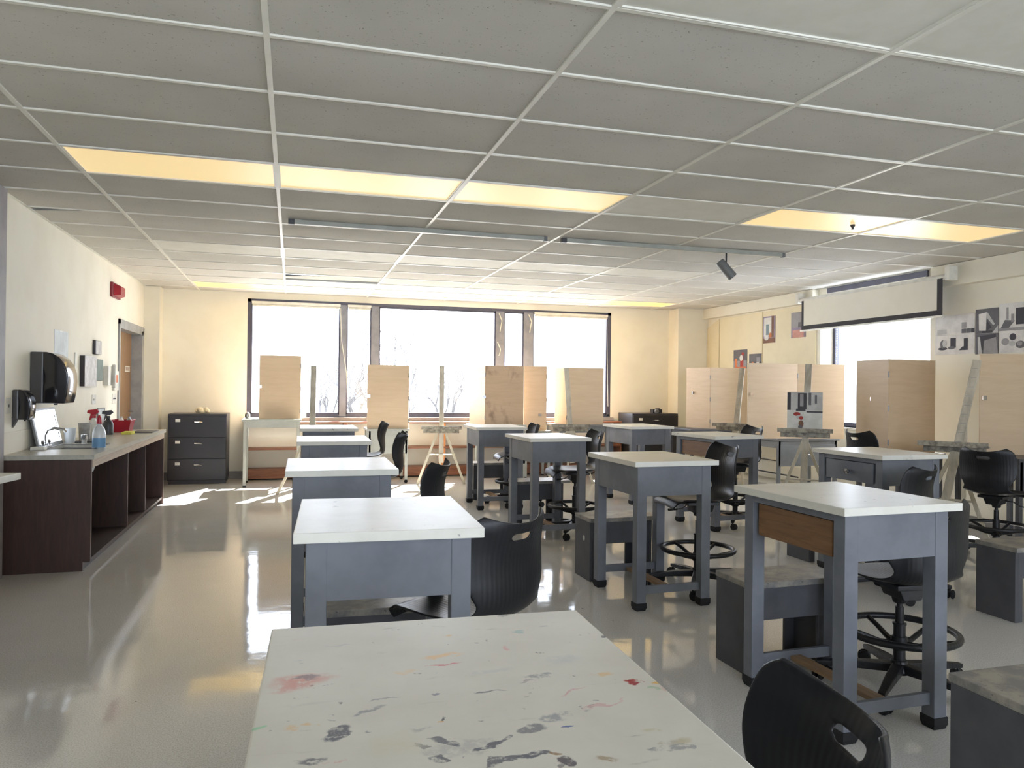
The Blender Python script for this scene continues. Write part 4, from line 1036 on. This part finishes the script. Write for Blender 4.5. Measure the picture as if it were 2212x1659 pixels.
for (x, y, h_, m_, n_, lab) in ((-1.80, 9.22, .17, 'white', 'cleaning_bottle', 'white bottle top poking out of the red basket'), (-1.74, 9.33, .165, 'steel', 'scrub_brush', 'grey scrubber lying in the red basket')):
    tag(at(MB().lathe([(0, .012), (.03, .012), (.03, h_ * .75), (.014, h_ * .9), (.014, h_), (0, h_)], 12).build(n_, m_), x, y), lab, 'bottle' if 'bottle' in n_ else 'scrubber')
tag(at(MB().box(-.05, .05, -.10, .10, 0, .028).build('yellow_sponge', 'yellow', None, .008), -1.66, 8.85), 'yellow sponge in front of the red basket', 'sponge')
tag(at(MB().box(-.11, .11, -.22, .22, 0, .008).build('drain_tray', 'stand_dark', None, .003), -1.56, 9.22), 'thin dark tray lying on worktop beside the red basket', 'tray')
tag(at(MB().box(-.09, .09, -.2, .2, 0, .012).build('rubber_mat', 'file_side', None, .004), -1.80, 7.82), 'thin dark mat lying on worktop behind the sink', 'mat')
for k, (x, y, r_, h_, m_, n_, lab) in enumerate(((-1.90, 7.62, .05, .13, 'clear', 'plastic_cup', 'tall clear cup standing before the glowing panel'), (-1.78, 7.60, .032, .075, 'chrome', 'steel_cup', 'small shiny cup behind the sink, left one'),
                                                (-1.70, 7.68, .035, .085, 'steel', 'steel_cup', 'small shiny cup behind the sink, right one'), (-1.86, 7.95, .055, .16, 'photo_grey', 'brush_jar', 'grey speckled jar standing behind the shiny cups'))):
    tag(at(MB().lathe([(r_ * .8, 0), (r_, h_), (r_ * .93, h_), (r_ * .74, .006)], 18).build(n_, m_, None, 0, True), x, y), lab, 'cup' if 'cup' in n_ else 'jar')
t = thing('acrylic_sign', 'small clear framed notice standing upright on worktop behind bottles', 'notice', (-1.98, 8.98, CH), 0)
MB().box(-.004, .004, 0, .30, 0, .26).build('panel', 'bluepaper', t)
MB().box(-.006, .006, -.006, .006, 0, .265).box(-.006, .006, .294, .306, 0, .265).box(-.006, .006, 0, .30, .255, .268).build('frame', 'stand_mid', t)

# ------------------------------------------------------------------ left wall things
t = thing('towel_dispenser', 'large smoky black paper towel dispenser on the left wall', 'dispenser', (XL, 7.00, 1.235))
def disp(t, yl, w_, h_, d_, lip=0):
    MB().box(0, d_ * .35, 0, w_, 0, h_).build('back_plate', 'disp_side', t, .01)
    poly = [(d_ * .3, 0), (d_ * .93, .0), (d_ * .99, h_ * .2), (d_ * 1.02, h_ * .42), (d_ * 1.0, h_ * .6), (d_ * .92, h_ * .76), (d_ * .78, h_ * .89), (d_ * .6, h_ * .97), (d_ * .42, h_), (d_ * .24, h_), (d_ * .30, h_ * .8), (d_ * .40, h_ * .5), (d_ * .34, h_ * .2)]
    c = MB().prism(poly, 'y', w_ * .02, w_ * .98); c.build('cover', 'disp', t, .010, True, 3)
    MB().box(d_ * .5, d_ * .6, w_ * .47, w_ * .53, -.014, 0).build('lock', 'black_metal', t)
disp(t, 0, .30, .42, .27)
t = thing('soap_dispenser', 'small black soap dispenser on left wall above sink', 'dispenser', (XL, 6.60, 1.12))
disp(t, 0, .15, .23, .12)
MB().prism([(.0, .02), (.03, .0), (.0, -.06)], 'y', .0, .05).build('lever', 'disp_side', t)
def plate(name, y0, y1, z0, z1, d_, m, label, cat_, extra=None, group=None):
    t = thing(name, label, cat_, (XL, y0, z0), 0, group)
    MB().box(0, d_, 0, y1 - y0, 0, z1 - z0).build('plate', m, t, min(.004, d_ / 3))
    for n_, mm, a, b, c, d, dd in (extra or []): MB().box(d_, d_ + dd, a * (y1 - y0), b * (y1 - y0), c * (z1 - z0), d * (z1 - z0)).build(n_, mm, t)
    return t
plate('wall_outlet', 6.47, 6.56, 1.17, 1.29, .006, 'offw', 'white wall outlet left of the small soap dispenser', 'outlet', [('socket', 'ink1', .42, .58, .40, .58, .002)])
plate('wall_notice', 7.64, 8.08, 1.62, 1.88, .002, 'bluepaper', 'pale blank paper notice above the towel dispenser', 'notice', [('tape', 'white', .4, .6, .96, 1.0, .001)])
plate('framed_print', 8.50, 8.98, 1.37, 1.68, .045, 'frame_dark', 'largest dark framed grey print on left wall', 'picture', [('print', 'photo_grey', .0, 1, .0, 1, .002)], 'framed prints on the left wall')
plate('framed_print', 8.99, 9.25, 1.71, 1.86, .03, 'frame_dark', 'small dark framed print above the two others on left wall', 'picture', [('print', 'photo_grey', .05, 1, .03, .97, .002)], 'framed prints on the left wall')
plate('framed_print', 9.06, 9.35, 1.43, 1.66, .025, 'frame_dark', 'small greenish framed print right of the largest one', 'picture', [('print', 'pgreen', .05, 1, .03, .97, .002)], 'framed prints on the left wall')
plate('light_switch', 8.99, 9.14, 1.18, 1.28, .006, 'offw', 'double light switch plate below the framed prints', 'switch', [('toggle', 'white', .3, .45, .4, .6, .01), ('toggle', 'white', .55, .7, .4, .6, .01)])
plate('light_switch', 9.93, 10.12, 1.16, 1.28, .006, 'white', 'light switch with dark toggle beside the left door', 'switch', [('toggle', 'ink1', .2, .8, .45, .58, .006)])
t = plate('wall_phone', 9.50, 9.78, 1.38, 1.60, .05, 'white', 'white wall telephone near the left door', 'telephone')
MB().box(.05, .09, .15, .21, -.03, .24).build('handset', 'offw', t, .012)
plate('card_holder', 9.92, 10.14, 1.32, 1.55, .03, 'white', 'white card holder with red mark at the door edge', 'card holder', [('red_mark', 'porange', .3, .7, .4, .8, .001)])
tag(MB().box(XL, XL + .012, 8.29, 8.32, 1.24, 1.70).build('cable_cover', 'white'), 'thin white cable strip right of towel dispenser', 'cable')
t = thing('fire_alarm', 'dark red fire alarm box high on left wall above door', 'alarm', (XL, 9.76, 2.41))
MB().box(0, .03, 0, .42, 0, .17).build('back_plate', 'alarm', t, .006)
MB().add([(.03, .03, .015), (.03, .39, .015), (.03, .39, .155), (.03, .03, .155), (.10, .08, .03), (.10, .32, .03), (.10, .32, .13), (.10, .08, .13)], [(0, 1, 2, 3), (4, 5, 6, 7), (0, 1, 5, 4), (1, 2, 6, 5), (2, 3, 7, 6), (3, 0, 4, 7)]).build('horn', 'red', t, .006)

# ------------------------------------------------------------------ light
wd = bpy.data.worlds.new('World'); sc.world = wd; wd.use_nodes = True
bg = wd.node_tree.nodes['Background']
bg.inputs['Color'].default_value = (0.78, 0.868, 1.0, 1); bg.inputs['Strength'].default_value = 5.0
sd = bpy.data.lights.new('sun', 'SUN'); sd.energy = 26; sd.angle = .009; sd.color = (1, .96, .90)
so = bpy.data.objects.new('sun', sd); COL.objects.link(so)
el = math.radians(41); hz = Vector((.41, .91, 0)).normalized()
so.rotation_euler = (hz * math.cos(el) + Vector((0, 0, math.sin(el)))).to_track_quat('Z', 'Y').to_euler()
def portal(name, loc, rot, sx, sy):
    l = bpy.data.lights.new(name, 'AREA'); l.shape = 'RECTANGLE'; l.size = sx; l.size_y = sy; l.cycles.is_portal = True
    o = bpy.data.objects.new(name, l); COL.objects.link(o); o.location = loc; o.rotation_euler = rot
portal('window_daylight', ((WX0 + WX1) / 2, YB + .16, 1.81), (-PI / 2, 0, 0), WX1 - WX0, 1.75)
portal('near_window_daylight', ((NX0 + NX1) / 2, YN - .16, 1.82), (PI / 2, 0, 0), NX1 - NX0, 1.75)
portal('side_window_daylight', (XR + .29, (RY0 + RY1) / 2, 1.84), (0, PI / 2, 0), 1.8, RY1 - RY0)

# ------------------------------------------------------------------ camera
F_, YAW, PIT, ROL = 1647.935173, 0.2801264658, 0.0041656424, 0.0113381566
cyw, syw, cp, sp, cr_, sr_ = math.cos(YAW), math.sin(YAW), math.cos(PIT), math.sin(PIT), math.cos(ROL), math.sin(ROL)
fw = Vector((syw * cp, cyw * cp, sp)); rt = Vector((cyw, -syw, 0)); up = rt.cross(fw)
r2 = rt * cr_ + up * sr_; u2 = -rt * sr_ + up * cr_
cam = bpy.data.cameras.new('camera'); co = bpy.data.objects.new('camera', cam); COL.objects.link(co)
cam.sensor_width = 36; cam.lens = F_ / 2212 * 36; cam.clip_start = .02; cam.clip_end = 300
co.matrix_world = Matrix(((r2.x, u2.x, -fw.x, 0), (r2.y, u2.y, -fw.y, 0), (r2.z, u2.z, -fw.z, H_CAM), (0, 0, 0, 1)))
sc.camera = co

sc.view_settings.view_transform = 'Standard'; sc.view_settings.look = 'None'
sc.view_settings.gamma = 1.0; sc.view_settings.use_curve_mapping = False
sc.view_settings.exposure = 1.2
sc.cycles.max_bounces = 12; sc.cycles.diffuse_bounces = 8; sc.cycles.glossy_bounces = 4; sc.cycles.transparent_max_bounces = 8
sc.cycles.sample_clamp_indirect = 8.0
